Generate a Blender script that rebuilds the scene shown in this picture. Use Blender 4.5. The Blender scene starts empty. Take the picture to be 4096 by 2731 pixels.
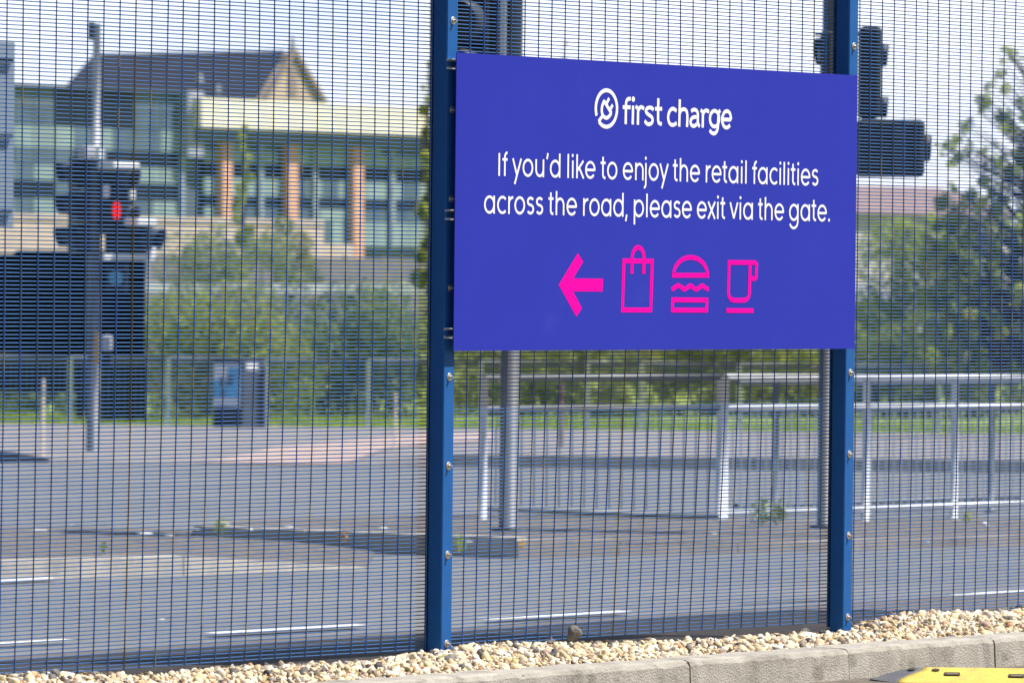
import bpy, math, random
import numpy as np
from mathutils import Vector, Matrix

random.seed(7)
rng = np.random.default_rng(11)
SC = bpy.context.scene
COL = SC.collection
PI = math.pi

# ------------------------------------------------------------------ camera
F_PX, W_PX, H_PX = 25000.0, 4096.0, 2731.0
TH, PITCH, ROLL, DIST = math.radians(37.0), 0.01042, 0.0105, 21.29
F = np.array([math.cos(TH) * math.cos(PITCH), math.sin(TH) * math.cos(PITCH), -math.sin(PITCH)])
R = np.array([math.sin(TH), -math.cos(TH), 0.0])
U = np.cross(R, F)
CX = R * math.cos(ROLL) + U * math.sin(ROLL)
CY = U * math.cos(ROLL) - R * math.sin(ROLL)
CAM = np.array([-DIST * math.cos(TH), -DIST * math.sin(TH), 1.25])
FP = np.array([math.cos(TH), math.sin(TH), 0.0])          # plan directions
cam_d = bpy.data.cameras.new('camera')
cam = bpy.data.objects.new('camera', cam_d)
COL.objects.link(cam)
M = Matrix.Identity(4)
for i in range(3):
    M[i][0], M[i][1], M[i][2], M[i][3] = CX[i], CY[i], -F[i], CAM[i]
cam.matrix_world = M
cam_d.sensor_width = 36.0
cam_d.lens = 36.0 * F_PX / W_PX
cam_d.clip_start, cam_d.clip_end = 0.5, 6000.0
cam_d.dof.use_dof = True
cam_d.dof.focus_distance = 21.2
cam_d.dof.aperture_fstop = 9.2
SC.camera = cam

# ------------------------------------------------------------------ light
SUN = Vector((0.82, -1.0, 1.99)).normalized()
sun_d = bpy.data.lights.new('sun', 'SUN')
sun_d.energy, sun_d.angle, sun_d.color = 5.0, math.radians(0.53), (1.0, 0.95, 0.88)
sun = bpy.data.objects.new('sun', sun_d)
COL.objects.link(sun)
sun.rotation_euler = SUN.to_track_quat('Z', 'Y').to_euler()
world = bpy.data.worlds.new('World')
SC.world = world
world.use_nodes = True
wn, wl = world.node_tree.nodes, world.node_tree.links
bg = wn['Background']
sky = wn.new('ShaderNodeTexSky')
sky.sky_type = 'NISHITA'
sky.sun_disc = False
sky.sun_elevation = math.asin(SUN.z)
sky.sun_rotation = math.atan2(SUN.x, SUN.y)
sky.air_density, sky.dust_density, sky.ozone_density = 1.0, 1.2, 1.0
def wmath(op, a, b=None, c=None):
    n_ = wn.new('ShaderNodeMath'); n_.operation = op; n_.use_clamp = False
    for k_, v_ in enumerate((a, b, c)):
        if v_ is None: continue
        if isinstance(v_, (int, float)): n_.inputs[k_].default_value = v_
        else: wl.new(v_, n_.inputs[k_])
    return n_.outputs[0]
def wstep(v, lo, hi, flip=False):
    n_ = wn.new('ShaderNodeMapRange'); n_.interpolation_type = 'SMOOTHSTEP'
    n_.inputs['From Min'].default_value, n_.inputs['From Max'].default_value = lo, hi
    n_.inputs['To Min'].default_value, n_.inputs['To Max'].default_value = (1, 0) if flip else (0, 1)
    wl.new(v, n_.inputs[0]); return n_.outputs[0]
# a bright bank of thin cloud low over the far side of the road, clear sky elsewhere
wtc = wn.new('ShaderNodeTexCoord')
wsep = wn.new('ShaderNodeSeparateXYZ'); wl.new(wtc.outputs['Generated'], wsep.inputs[0])
wfwd = wmath('ADD', wmath('MULTIPLY', wsep.outputs[0], 0.80), wmath('MULTIPLY', wsep.outputs[1], 0.60))
wbank = wmath('MULTIPLY', wstep(wfwd, 0.35, 0.85), wstep(wsep.outputs[2], 0.12, 0.40, True))
wmap = wn.new('ShaderNodeMapping'); wmap.inputs['Scale'].default_value = (9, 9, 26)
wno = wn.new('ShaderNodeTexNoise'); wno.inputs['Scale'].default_value = 1.3; wno.inputs['Detail'].default_value = 5
wl.new(wtc.outputs['Generated'], wmap.inputs[0]); wl.new(wmap.outputs[0], wno.inputs[0])
wcol = wn.new('ShaderNodeMixRGB'); wl.new(wstep(wno.outputs['Fac'], 0.30, 0.56), wcol.inputs[0])
wcol.inputs[1].default_value, wcol.inputs[2].default_value = (12.4, 13.7, 15.8, 1), (17.2, 17.5, 17.8, 1)
wmx = wn.new('ShaderNodeMixRGB'); wl.new(wbank, wmx.inputs[0]); wl.new(sky.outputs[0], wmx.inputs[1]); wl.new(wcol.outputs[0], wmx.inputs[2])
wl.new(wmx.outputs[0], bg.inputs[0])
bg.inputs[1].default_value = 0.05
SC.view_settings.view_transform = 'Standard'
SC.view_settings.look = 'None'
SC.view_settings.exposure = 0.60
SC.view_settings.gamma = 1.0
SC.view_settings.use_curve_mapping = False
SC.cycles.max_bounces = 6
SC.cycles.transparent_max_bounces = 8

# ------------------------------------------------------------------ mapping helpers
K = 4096.0 / 2352.0
UPZ = np.array((0, 0, 1.0))
def ray(px, py):                                  # px, py in the 4096 frame
    return F + CX * (px - W_PX / 2) / F_PX - CY * (py - H_PX / 2) / F_PX
def P4(px, py, t):
    d = ray(px, py)
    return CAM + d * (t / float(d @ FP))
def P(px, py, t):                                 # px, py in the 2352-wide frame, t metres ahead of the camera
    return P4(px * K, py * K, t)
def on_plane(px, py, y0):
    d = ray(px, py)
    return CAM + d * ((y0 - CAM[1]) / d[1])
def smooth01(x):
    x = min(1.0, max(0.0, x)); return x * x * (3 - 2 * x)
def zg(x, y):                                     # height of the terrain behind the fence
    t = (x - CAM[0]) * FP[0] + (y - CAM[1]) * FP[1]
    if y < 4.5:
        return -0.06 - 0.29 * smooth01((y - 0.9) / 3.6)
    h = 0.0 if t < 40 else min((t - 40) * 0.0108, 0.55)
    return -0.35 - h
def XT(X, t, z=None):                             # lateral metres, metres ahead -> world
    p = CAM + R * X + FP * t
    return np.array([p[0], p[1], zg(p[0], p[1]) if z is None else z])
def G4(px, py, dz=0.0):                           # where the line of sight meets the ground
    d = ray(px, py); d = d / float(d @ FP)
    lo, hi = 20.0, 400.0
    for _ in range(60):
        m = 0.5 * (lo + hi); p = CAM + d * m
        if p[2] > zg(p[0], p[1]) + dz: lo = m
        else: hi = m
    return CAM + d * lo
def G(px, py, dz=0.0): return G4(px * K, py * K, dz)
def tX(p):
    return float((p - CAM) @ FP), float((p - CAM) @ R)

# ------------------------------------------------------------------ materials
def mat(name, base, rough=0.6, metal=0.0, spec=0.5, var=0.0, vscale=5.0, bump=0.0, bscale=40.0, attr=None,
        emit=None, trans=0.0, stretch=None, tint=None, detail=5.0, coat=0.0, extra=None):
    m = bpy.data.materials.new(name); m.use_nodes = True
    n, l = m.node_tree.nodes, m.node_tree.links
    b = n['Principled BSDF']
    b.inputs['Base Color'].default_value = (*base, 1)
    b.inputs['Roughness'].default_value = rough
    b.inputs['Metallic'].default_value = metal
    b.inputs['Specular IOR Level'].default_value = spec
    b.inputs['Coat Weight'].default_value = coat
    src = None
    if attr:
        a = n.new('ShaderNodeAttribute'); a.attribute_name = attr; src = a.outputs['Color']
    tc = n.new('ShaderNodeTexCoord'); vec = tc.outputs['Object']
    if stretch:
        mp = n.new('ShaderNodeMapping'); mp.inputs['Scale'].default_value = stretch
        l.new(vec, mp.inputs[0]); vec = mp.outputs[0]
    if var > 0:
        no = n.new('ShaderNodeTexNoise'); no.inputs['Scale'].default_value = vscale; no.inputs['Detail'].default_value = detail
        no.inputs['Roughness'].default_value = 0.65
        l.new(vec, no.inputs['Vector'])
        ra = n.new('ShaderNodeValToRGB')
        ra.color_ramp.elements[0].position, ra.color_ramp.elements[1].position = 0.3, 0.7
        lo = tint[0] if tint else tuple(1 - var for _ in range(3))
        hi = tint[1] if tint else tuple(1 + var for _ in range(3))
        ra.color_ramp.elements[0].color, ra.color_ramp.elements[1].color = (*lo, 1), (*hi, 1)
        l.new(no.outputs['Fac'], ra.inputs[0])
        mu = n.new('ShaderNodeMixRGB'); mu.blend_type = 'MULTIPLY'; mu.inputs[0].default_value = 1
        if src: l.new(src, mu.inputs[1])
        else: mu.inputs[1].default_value = (*base, 1)
        l.new(ra.outputs[0], mu.inputs[2]); src = mu.outputs[0]
    if extra:                                     # second, coarser or finer colour layer: (scale, lo, hi, colour)
        no = n.new('ShaderNodeTexNoise'); no.inputs['Scale'].default_value = extra[0]; no.inputs['Detail'].default_value = 6
        no.inputs['Roughness'].default_value = 0.7
        l.new(vec, no.inputs['Vector'])
        ra = n.new('ShaderNodeValToRGB')
        ra.color_ramp.elements[0].position, ra.color_ramp.elements[1].position = extra[1], extra[2]
        l.new(no.outputs['Fac'], ra.inputs[0])
        mx = n.new('ShaderNodeMixRGB'); l.new(ra.outputs[0], mx.inputs[0])
        if src: l.new(src, mx.inputs[1])
        else: mx.inputs[1].default_value = (*base, 1)
        mx.inputs[2].default_value = (*extra[3], 1); src = mx.outputs[0]
    if src: l.new(src, b.inputs['Base Color'])
    if bump > 0:
        nb = n.new('ShaderNodeTexNoise'); nb.inputs['Scale'].default_value = bscale; nb.inputs['Detail'].default_value = 5
        l.new(vec, nb.inputs['Vector'])
        bu = n.new('ShaderNodeBump'); bu.inputs['Strength'].default_value = bump; bu.inputs['Distance'].default_value = 0.01
        l.new(nb.outputs['Fac'], bu.inputs['Height']); l.new(bu.outputs[0], b.inputs['Normal'])
    if emit:
        b.inputs['Emission Color'].default_value = (*emit[0], 1); b.inputs['Emission Strength'].default_value = emit[1]
    if trans > 0:                                 # leaves let some light through
        tr = n.new('ShaderNodeBsdfTranslucent'); mxs = n.new('ShaderNodeMixShader'); mxs.inputs[0].default_value = trans
        if src: l.new(src, tr.inputs[0])
        else: tr.inputs[0].default_value = (*base, 1)
        out = n['Material Output']
        l.new(b.outputs[0], mxs.inputs[1]); l.new(tr.outputs[0], mxs.inputs[2]); l.new(mxs.outputs[0], out.inputs[0])
    return m

MT = {
 'blue_paint': mat('blue_powder_coat', (0.017, 0.108, 0.345), 0.45, spec=0.16, var=0.06, vscale=14, extra=(160, 0.72, 0.78, (0.16, 0.27, 0.42))),
 'wire': mat('wire_blue_coat', (0.022, 0.10, 0.30), 0.30, spec=0.7, attr='col', var=0.10, vscale=9),
 'sign_blue': mat('sign_face_blue', (0.026, 0.037, 0.385), 0.5, spec=0.10, extra=(3.0, 0.60, 0.95, (0.045, 0.06, 0.42)), var=0.03, vscale=1.5),
 'white_vinyl': mat('white_vinyl', (0.84, 0.84, 0.84), 0.5, spec=0.2),
 'pink_vinyl': mat('pink_vinyl', (0.88, 0.0, 0.36), 0.5, spec=0.06),
 'steel': mat('stainless_steel', (0.60, 0.57, 0.52), 0.35, metal=0.85, var=0.15, vscale=60),
 'alu': mat('aluminium_channel', (0.62, 0.62, 0.64), 0.4, metal=0.8),
 'asphalt': mat('road_asphalt', (0.155, 0.158, 0.168), 0.85, spec=0.3, var=0.24, vscale=22, bump=0.5, bscale=120, extra=(0.5, 0.42, 0.72, (0.20, 0.196, 0.195))),
 'asphalt_near': mat('edge_asphalt', (0.13, 0.118, 0.115), 0.9, spec=0.3, var=0.28, vscale=16, bump=0.5, bscale=90, extra=(60, 0.66, 0.74, (0.34, 0.31, 0.28))),
 'pavement': mat('pavement_tarmac', (0.225, 0.205, 0.20), 0.9, var=0.12, vscale=6, extra=(1.3, 0.5, 0.8, (0.17, 0.155, 0.15))),
 'island': mat('island_debris', (0.135, 0.115, 0.098), 0.95, var=0.45, vscale=14, bump=0.8, bscale=40, extra=(30, 0.60, 0.68, (0.36, 0.33, 0.29))),
 'tactile': mat('blister_paving_red', (0.40, 0.30, 0.265), 0.85, var=0.12, vscale=5),
 'kerb_far': mat('kerb_concrete', (0.50, 0.455, 0.385), 0.85, var=0.20, vscale=5, extra=(3.0, 0.52, 0.80, (0.22, 0.20, 0.17))),
 'kerb_dirty': mat('grubby_kerb', (0.33, 0.285, 0.235), 0.9, var=0.3, vscale=5, extra=(2.5, 0.45, 0.70, (0.17, 0.15, 0.13))),
 'kerb_front': mat('kerb_concrete_weathered', (0.385, 0.36, 0.315), 0.9, var=0.24, vscale=6, bump=0.55, bscale=150, extra=(8, 0.52, 0.74, (0.15, 0.135, 0.11)), detail=9),
 'kerb_dirt': mat('kerb_joint_dirt', (0.035, 0.03, 0.025), 0.95, var=0.2, vscale=50),
 'forecourt': mat('forecourt_tarmac', (0.135, 0.115, 0.095), 0.95, var=0.4, vscale=70, bump=0.8, bscale=150, extra=(8, 0.5, 0.7, (0.24, 0.20, 0.155))),
 'gravel_base': mat('gravel_bed_fines', (0.30, 0.24, 0.17), 0.95, var=0.4, vscale=60, bump=0.8, bscale=100),
 'stone': mat('gravel_stone', (0.6, 0.5, 0.38), 0.7, spec=0.35, attr='col', var=0.16, vscale=45, bump=0.25, bscale=70),
 'rock': mat('dark_rock', (0.15, 0.145, 0.14), 0.85, var=0.35, vscale=35, bump=0.9, bscale=60),
 'white_paint': mat('road_marking_paint', (0.72, 0.72, 0.70), 0.8, var=0.10, vscale=8, extra=(22, 0.58, 0.66, (0.25, 0.25, 0.25))),
 'galv': mat('galvanised_steel', (0.52, 0.53, 0.55), 0.5, metal=0.35, var=0.10, vscale=9),
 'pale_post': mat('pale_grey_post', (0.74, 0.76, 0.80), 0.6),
 'galv_dull_shaded': mat('galvanised_steel_dull_shaded', (0.17, 0.18, 0.19), 0.6, metal=0.3, var=0.15, vscale=6),  # dull steel, also used where shade on turned rails is put into the colour
 'pole_grey': mat('grey_painted_pole', (0.125, 0.13, 0.145), 0.55, metal=0.1, var=0.08, vscale=3),
 'pole_dark': mat('dark_grey_pole', (0.10, 0.105, 0.12), 0.5, var=0.1, vscale=3),
 'black': mat('matt_black_plastic', (0.012, 0.013, 0.016), 0.55, var=0.15, vscale=6),
 'black_panel': mat('black_board', (0.0035, 0.004, 0.006), 0.75, spec=0.12),
 'charcoal': mat('charcoal_plastic', (0.045, 0.048, 0.055), 0.6, var=0.1, vscale=4),
 'white_plastic': mat('white_reflective', (0.80, 0.80, 0.80), 0.5),
 'light_grey': mat('light_grey_plastic', (0.48, 0.48, 0.49), 0.55),
 'sign_back': mat('sign_back_aluminium', (0.20, 0.245, 0.30), 0.6, metal=0.0, var=0.05, vscale=3),
 'red_lamp': mat('red_signal_lamp', (0.45, 0.003, 0.0), 0.6, spec=0.05, emit=((1.0, 0.004, 0.0), 0.55)),
 'red_dull': mat('unlit_red_lens', (0.14, 0.008, 0.012), 0.3),
 'lens_dark': mat('unlit_lens', (0.02, 0.022, 0.02), 0.25),
 'blue_disc': mat('blue_roundel', (0.10, 0.34, 0.55), 0.4, var=0.3, vscale=20),
 'yellow_edge': mat('yellow_push_button', (0.62, 0.33, 0.03), 0.5),
 'poster_blue': mat('poster_blue', (0.12, 0.46, 0.86), 0.4, var=0.35, vscale=5, stretch=(1, 1, 0.8)),
 'poster_white': mat('poster_pale', (0.84, 0.88, 0.95), 0.4, var=0.10, vscale=4),
 'poster_dark': mat('poster_dark_figures', (0.09, 0.14, 0.24), 0.5),
 'cabinet': mat('dark_grey_cabinet', (0.035, 0.042, 0.052), 0.5, var=0.1, vscale=3),
 'cabinet_side': mat('grey_cabinet_side', (0.085, 0.095, 0.11), 0.5, var=0.1, vscale=3),
 'yellow': mat('yellow_rubber', (0.66, 0.495, 0.095), 0.6, var=0.12, vscale=10, bump=0.3, bscale=120, extra=(9, 0.50, 0.80, (0.42, 0.32, 0.12))),
 'dark_rubber': mat('dark_grey_rubber', (0.095, 0.10, 0.115), 0.7, var=0.2, vscale=14, bump=0.3, bscale=100),
 'pocket': mat('dark_bolt_pocket', (0.05, 0.04, 0.022), 0.9, var=0.3, vscale=40),
 'cladding_grey': mat('grey_green_cladding', (0.13, 0.155, 0.16), 0.5, var=0.12, vscale=0.6),
 'glass_dark': mat('dark_glazing', (0.010, 0.018, 0.026), 0.15, spec=0.5, var=0.3, vscale=0.4),
 'glass_green': mat('green_glazing', (0.28, 0.36, 0.35), 0.3, var=0.22, vscale=0.35),
 'glass_grey': mat('grey_blue_glazing', (0.11, 0.15, 0.18), 0.25, var=0.3, vscale=0.35),
 'lilac_wall': mat('pale_lilac_render', (0.36, 0.36, 0.42), 0.7),
 'cream': mat('cream_fascia', (0.87, 0.79, 0.66), 0.7, var=0.05, vscale=0.5),
 'fascia_dark': mat('dark_fascia', (0.10, 0.115, 0.15), 0.5),
 'terracotta': mat('terracotta_column', (0.76, 0.40, 0.26), 0.7, var=0.08, vscale=0.8),
 'mullion': mat('pale_mullion', (0.34, 0.38, 0.44), 0.5),
 'slate': mat('slate_roof', (0.075, 0.068, 0.085), 0.6, var=0.15, vscale=0.5),
 'church_stone': mat('church_sandstone', (0.56, 0.43, 0.29), 0.85, var=0.12, vscale=0.4),
 'church_trim': mat('weathered_stone_trim', (0.34, 0.25, 0.17), 0.85),
 'pink_wall': mat('pale_pink_stone', (0.58, 0.46, 0.38), 0.9, var=0.12, vscale=3.0),
 'brown_wall': mat('brown_timber', (0.20, 0.175, 0.16), 0.85, var=0.2, vscale=3),
 'roof_pink': mat('pinkish_roof_tiles', (0.24, 0.165, 0.16), 0.8, var=0.12, vscale=1.5),
 'roof_grey': mat('grey_roof', (0.22, 0.23, 0.26), 0.7, var=0.1, vscale=1.5),
 'house_wall': mat('pale_house_render', (0.50, 0.46, 0.42), 0.85, var=0.08, vscale=1),
 'window': mat('house_window_glass', (0.05, 0.06, 0.075), 0.15),
 'grass': mat('verge_grass', (0.16, 0.22, 0.028), 0.9, attr='col', trans=0.45),
 'earth': mat('verge_soil', (0.23, 0.30, 0.045), 0.95, var=0.25, vscale=3),
 'leaf': mat('leaves', (0.07, 0.11, 0.03), 0.5, spec=0.4, attr='col', trans=0.35),
 'bark': mat('bark', (0.09, 0.065, 0.045), 0.9, var=0.3, vscale=8),
 'wood': mat('weathered_wood', (0.12, 0.085, 0.07), 0.9, var=0.25, vscale=12),
 'beige_post': mat('beige_post', (0.50, 0.42, 0.34), 0.8, var=0.1, vscale=5),
 'litter_white': mat('white_litter', (0.82, 0.82, 0.82), 0.6),
 'litter_blue': mat('pale_blue_litter', (0.42, 0.55, 0.75), 0.6),
}

# ------------------------------------------------------------------ mesh helpers
def link(name, me, m, parent=None, smooth=False):
    o = bpy.data.objects.new(name, me)
    COL.objects.link(o)
    if m is not None and me is not None: me.materials.append(m)
    if parent is not None: o.parent = parent
    if smooth and me is not None and len(me.polygons):
        me.polygons.foreach_set('use_smooth', [True] * len(me.polygons))
    return o
def tag(o, label=None, cat=None, group=None, kind=None):
    if label: o['label'] = label
    if cat: o['category'] = cat
    if group: o['group'] = group
    if kind: o['kind'] = kind
    return o
def thing(name, label, cat, loc=(0, 0, 0), group=None):
    o = bpy.data.objects.new(name, None); COL.objects.link(o)
    o.location = tuple(float(v) for v in loc); o.empty_display_size = 0.1
    return tag(o, label, cat, group)

class MB:
    """collects shapes in world coordinates; build() links them as one mesh object under a parent at its base"""
    def __init__(s): s.v, s.f, s.c = [], [], []
    def add(s, vs, fs, col=None):
        n = len(s.v); s.v += [tuple(float(a) for a in p) for p in vs]
        s.f += [tuple(i + n for i in q) for q in fs]; s.c += [col] * len(fs)
    def hexa(s, p8):                              # 4 bottom + 4 top
        s.add(p8, [(3, 2, 1, 0), (4, 5, 6, 7), (0, 1, 5, 4), (1, 2, 6, 5), (2, 3, 7, 6), (3, 0, 4, 7)])
    def box(s, x0, x1, y0, y1, z0, z1):
        s.hexa([(x0, y0, z0), (x1, y0, z0), (x1, y1, z0), (x0, y1, z0), (x0, y0, z1), (x1, y0, z1), (x1, y1, z1), (x0, y1, z1)])
    def bbox(s, x0, x1, y0, y1, z0, z1, b):       # bevelled on every edge around z
        xs = [(x0 + b, y0), (x1 - b, y0), (x1, y0 + b), (x1, y1 - b), (x1 - b, y1), (x0 + b, y1), (x0, y1 - b), (x0, y0 + b)]
        s.prism(xs, z0, z1)
    def obox(s, c, ax, hx, ay, hy, az, hz):       # oriented box, half sizes
        c, ax, ay, az = (np.array(v, float) for v in (c, ax, ay, az))
        p = []
        for k in (-1, 1):
            for i, j in ((-1, -1), (1, -1), (1, 1), (-1, 1)):
                p.append(c + ax * hx * i + ay * hy * j + az * hz * k)
        s.hexa(p)
    def prism(s, xy, z0, z1):
        n = len(xy)
        a = z0 if hasattr(z0, '__len__') else [z0] * n
        b = z1 if hasattr(z1, '__len__') else [z1] * n
        s.add([(x, y, a[i]) for i, (x, y) in enumerate(xy)] + [(x, y, b[i]) for i, (x, y) in enumerate(xy)],
              [tuple(range(n))[::-1], tuple(range(n, 2 * n))] + [(i, (i + 1) % n, (i + 1) % n + n, i + n) for i in range(n)])
    def extrude(s, pts, vec):                     # a planar outline given thickness
        n = len(pts); v = np.array(vec, float)
        s.add([np.array(p, float) for p in pts] + [np.array(p, float) + v for p in pts],
              [tuple(range(n))[::-1], tuple(range(n, 2 * n))] + [(i, (i + 1) % n, (i + 1) % n + n, i + n) for i in range(n)])
    def tube(s, pts, r, seg=8, caps=True, col=None):
        pts = [np.array(p, float) for p in pts]; n = len(pts)
        rr = r if hasattr(r, '__len__') else [r] * n
        vs, fs = [], []
        for i, p in enumerate(pts):
            d = pts[min(i + 1, n - 1)] - pts[max(i - 1, 0)]; d = d / (np.linalg.norm(d) + 1e-12)
            a = np.cross(d, (0, 0, 1.0)) if abs(d[2]) < 0.9 else np.cross(d, (0, 1.0, 0))
            a = a / np.linalg.norm(a); b = np.cross(d, a)
            for k in range(seg):
                w = 2 * PI * k / seg
                vs.append(p + rr[i] * (a * math.cos(w) + b * math.sin(w)))
        for i in range(n - 1):
            for k in range(seg):
                k2 = (k + 1) % seg
                fs.append((i * seg + k, i * seg + k2, (i + 1) * seg + k2, (i + 1) * seg + k))
        if caps:
            fs.append(tuple(range(seg))); fs.append(tuple(range((n - 1) * seg, n * seg))[::-1])
        s.add(vs, fs, col)
    def visor(s, c, d, r, L, open_deg=60, th=0.006, droop=0.0):   # a signal hood: tube open underneath
        d = np.array(d, float); d = d / np.linalg.norm(d)
        a = np.cross(d, (0, 0, 1.0)); a = a / np.linalg.norm(a); b = np.cross(a, d)
        N = 20; vs, fs = [], []
        lo, hi = -90 + open_deg / 2, 270 - open_deg / 2
        for j, (q, rad) in enumerate(((0, r), (L, r * 0.96), (L, r * 0.96 - th), (0, r - th))):
            for k in range(N + 1):
                w = math.radians(lo + (hi - lo) * k / N)
                cut = 1.0 if q == 0 else 0.62 + 0.38 * (0.5 + 0.5 * math.sin(w))
                vs.append(np.array(c) + d * q * cut + rad * (a * math.cos(w) + b * math.sin(w)) - np.array((0, 0, droop)) * (q > 0))
        for j in range(4):
            j2 = (j + 1) % 4
            for k in range(N):
                fs.append((j * (N + 1) + k, j * (N + 1) + k + 1, j2 * (N + 1) + k + 1, j2 * (N + 1) + k))
        s.add(vs, fs)
    def disc(s, c, d, r, th, seg=20):
        d = np.array(d, float); d = d / np.linalg.norm(d)
        s.tube([np.array(c, float), np.array(c, float) + d * th], r, seg)
    def build(s, name, m, parent=None, smooth=False, bevel=0.0):
        off = np.array(parent.matrix_world.translation if parent is None else wloc(parent), float) if parent is not None else np.zeros(3)
        me = bpy.data.meshes.new(name)
        me.from_pydata([tuple(np.array(p) - off) for p in s.v], [], s.f)
        if any(c is not None for c in s.c):
            ca = me.color_attributes.new('col', 'FLOAT_COLOR', 'CORNER')
            arr = []
            for p, c in zip(me.polygons, s.c):
                arr += list((*(c or (0.5, 0.5, 0.5)), 1.0)) * p.loop_total
            ca.data.foreach_set('color', arr)
        me.validate(); me.update()
        o = link(name, me, m, parent, smooth)
        if bevel > 0:
            b = o.modifiers.new('bevel', 'BEVEL'); b.width = bevel; b.segments = 2; b.limit_method = 'ANGLE'
        return o
def wloc(o):
    p = np.zeros(3)
    while o is not None:
        p += np.array(o.location); o = o.parent
    return p

def grid_mesh(name, rows, m, parent=None):        # rows: list of equally long point lists
    nr, nc = len(rows), len(rows[0])
    me = bpy.data.meshes.new(name)
    me.from_pydata([tuple(float(a) for a in p) for r_ in rows for p in r_], [],
                   [(i * nc + j, i * nc + j + 1, (i + 1) * nc + j + 1, (i + 1) * nc + j) for i in range(nr - 1) for j in range(nc - 1)])
    me.update()
    return link(name, me, m, parent)

def arrays_mesh(name, V, Fq, m, parent=None, colors=None, smooth=False):   # numpy route for many faces; Fq (n, k)
    me = bpy.data.meshes.new(name)
    n, k = Fq.shape
    me.vertices.add(len(V)); me.vertices.foreach_set('co', np.ascontiguousarray(V, np.float32).ravel())
    me.loops.add(n * k); me.loops.foreach_set('vertex_index', np.ascontiguousarray(Fq, np.int32).ravel())
    me.polygons.add(n); me.polygons.foreach_set('loop_start', np.arange(0, n * k, k, dtype=np.int32))
    me.polygons.foreach_set('loop_total', np.full(n, k, np.int32))
    me.update(calc_edges=True)
    if colors is not None:
        ca = me.color_attributes.new('col', 'FLOAT_COLOR', 'CORNER')
        c4 = np.ones((n, k, 4), np.float32); c4[:, :, :3] = colors[:, None, :]
        ca.data.foreach_set('color', c4.ravel())
    return link(name, me, m, parent, smooth)

# ================================================================== GROUND
def front_t(X, y=0.0):                            # distance ahead at which the line world-y = y is crossed
    return (y - CAM[1] - X * R[1]) / FP[1]
rows = []
for s in list(np.linspace(0, 1, 90)):
    row = []
    for X in np.linspace(-14, 34, 260):
        t0 = front_t(X, 2.6); t = t0 + (max(t0 + 0.5, 61.0) - t0) * s ** 1.4
        row.append(XT(X, t))
    rows.append(row)
tag(grid_mesh('road', rows, MT['asphalt']), 'grey asphalt road behind the mesh fence', 'road', kind='structure')
rows = []
for y in np.linspace(0.03, 2.7, 40):
    rows.append([(x, y, zg(x, y) + 0.004) for x in np.linspace(-14, 30, 30)])
tag(grid_mesh('road_edge', rows, MT['asphalt_near']), 'worn brown-grey tarmac margin right behind the fence', 'road edge', kind='structure')
rows = []
for t in (14, 40, 60, 70, 80, 91, 120, 400, 2500):
    rows.append([XT(X * (1 if t < 100 else t / 90.0), t, (-0.45 if t < 41 else -0.35 - min((t - 40) * 0.0108, 0.55)) - 0.06) for X in np.linspace(-90, 90, 9)])
tag(grid_mesh('ground', rows, MT['earth']), 'grassy ground reaching away behind the road', 'ground', kind='structure')
def pav_h(X, t):                                   # pavement step, dropped flush at the crossing
    k = smooth01((X + 4.95) / .9) * smooth01((-.6 - X) / 1.2)
    return 0.11 * (1 - k * (1 - smooth01((t - 59.1) / 3.0))) + 0.004
rows = []
for t in (59.0, 59.1, 59.4, 59.7, 60.0, 60.3, 60.6, 60.9, 61.2, 61.5, 61.8, 62.1, 63, 64, 68, 72, 77.5):
    rows.append([XT(X, t) + np.array((0, 0, 0.004 if t < 59.05 else pav_h(X, t))) for X in np.linspace(-30, 30, 241)])
tag(grid_mesh('pavement', rows, MT['pavement']), 'pale pavement across the road in front of the far railing', 'pavement', kind='structure')
# kerb line of the far pavement, dropped at the crossing
def kerb_run(name, pts, w, h, m, label, drop=0.0, proud=0.006, taper=0.0):
    mb = MB(); total = sum(float(np.linalg.norm(np.array(b) - np.array(a))) for a, b in zip(pts[:-1], pts[1:])); done = 0.0
    for a, b in zip(pts[:-1], pts[1:]):
        a, b = np.array(a, float), np.array(b, float)
        d = (b - a); d[2] = 0; L = np.linalg.norm(d); d /= L
        nrm = np.array((d[1], -d[0], 0))          # towards the viewer's side for left-to-right runs
        nn = max(1, round(L / 0.915))
        for i in range(nn):
            p = a + (b - a) * (i + 0.004) / nn; q = a + (b - a) * (i + 0.996) / nn
            o, n_ = nrm * proud, -nrm * w
            hh = lambda s_: np.array((0, 0, h * (1 if taper <= 0 else .12 + .88 * smooth01((total - s_) / taper))))
            dn = np.array((0, 0, h * .6)); tp, tq = hh(done + L * i / nn), hh(done + L * (i + 1) / nn)
            mb.hexa([p + o - dn, q + o - dn, q + n_ - dn, p + n_ - dn, p + o * 0.3 + tp, q + o * 0.3 + tq, q + n_ + tq, p + n_ + tp])
        done += L
    return tag(mb.build(name, m), label, 'kerb', kind='structure')
kerb_run('kerb', [XT(-12, 59.0), XT(-4.95, 59.0)], 0.13, 0.118, MT['kerb_far'], 'far kerb on the left end, ahead of the black hoarding')
kerb_run('kerb', [XT(-.55, 59.0), XT(8, 59.0)], 0.13, 0.122, MT['kerb_far'], 'far kerb across the road behind the grey railings')
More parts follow.
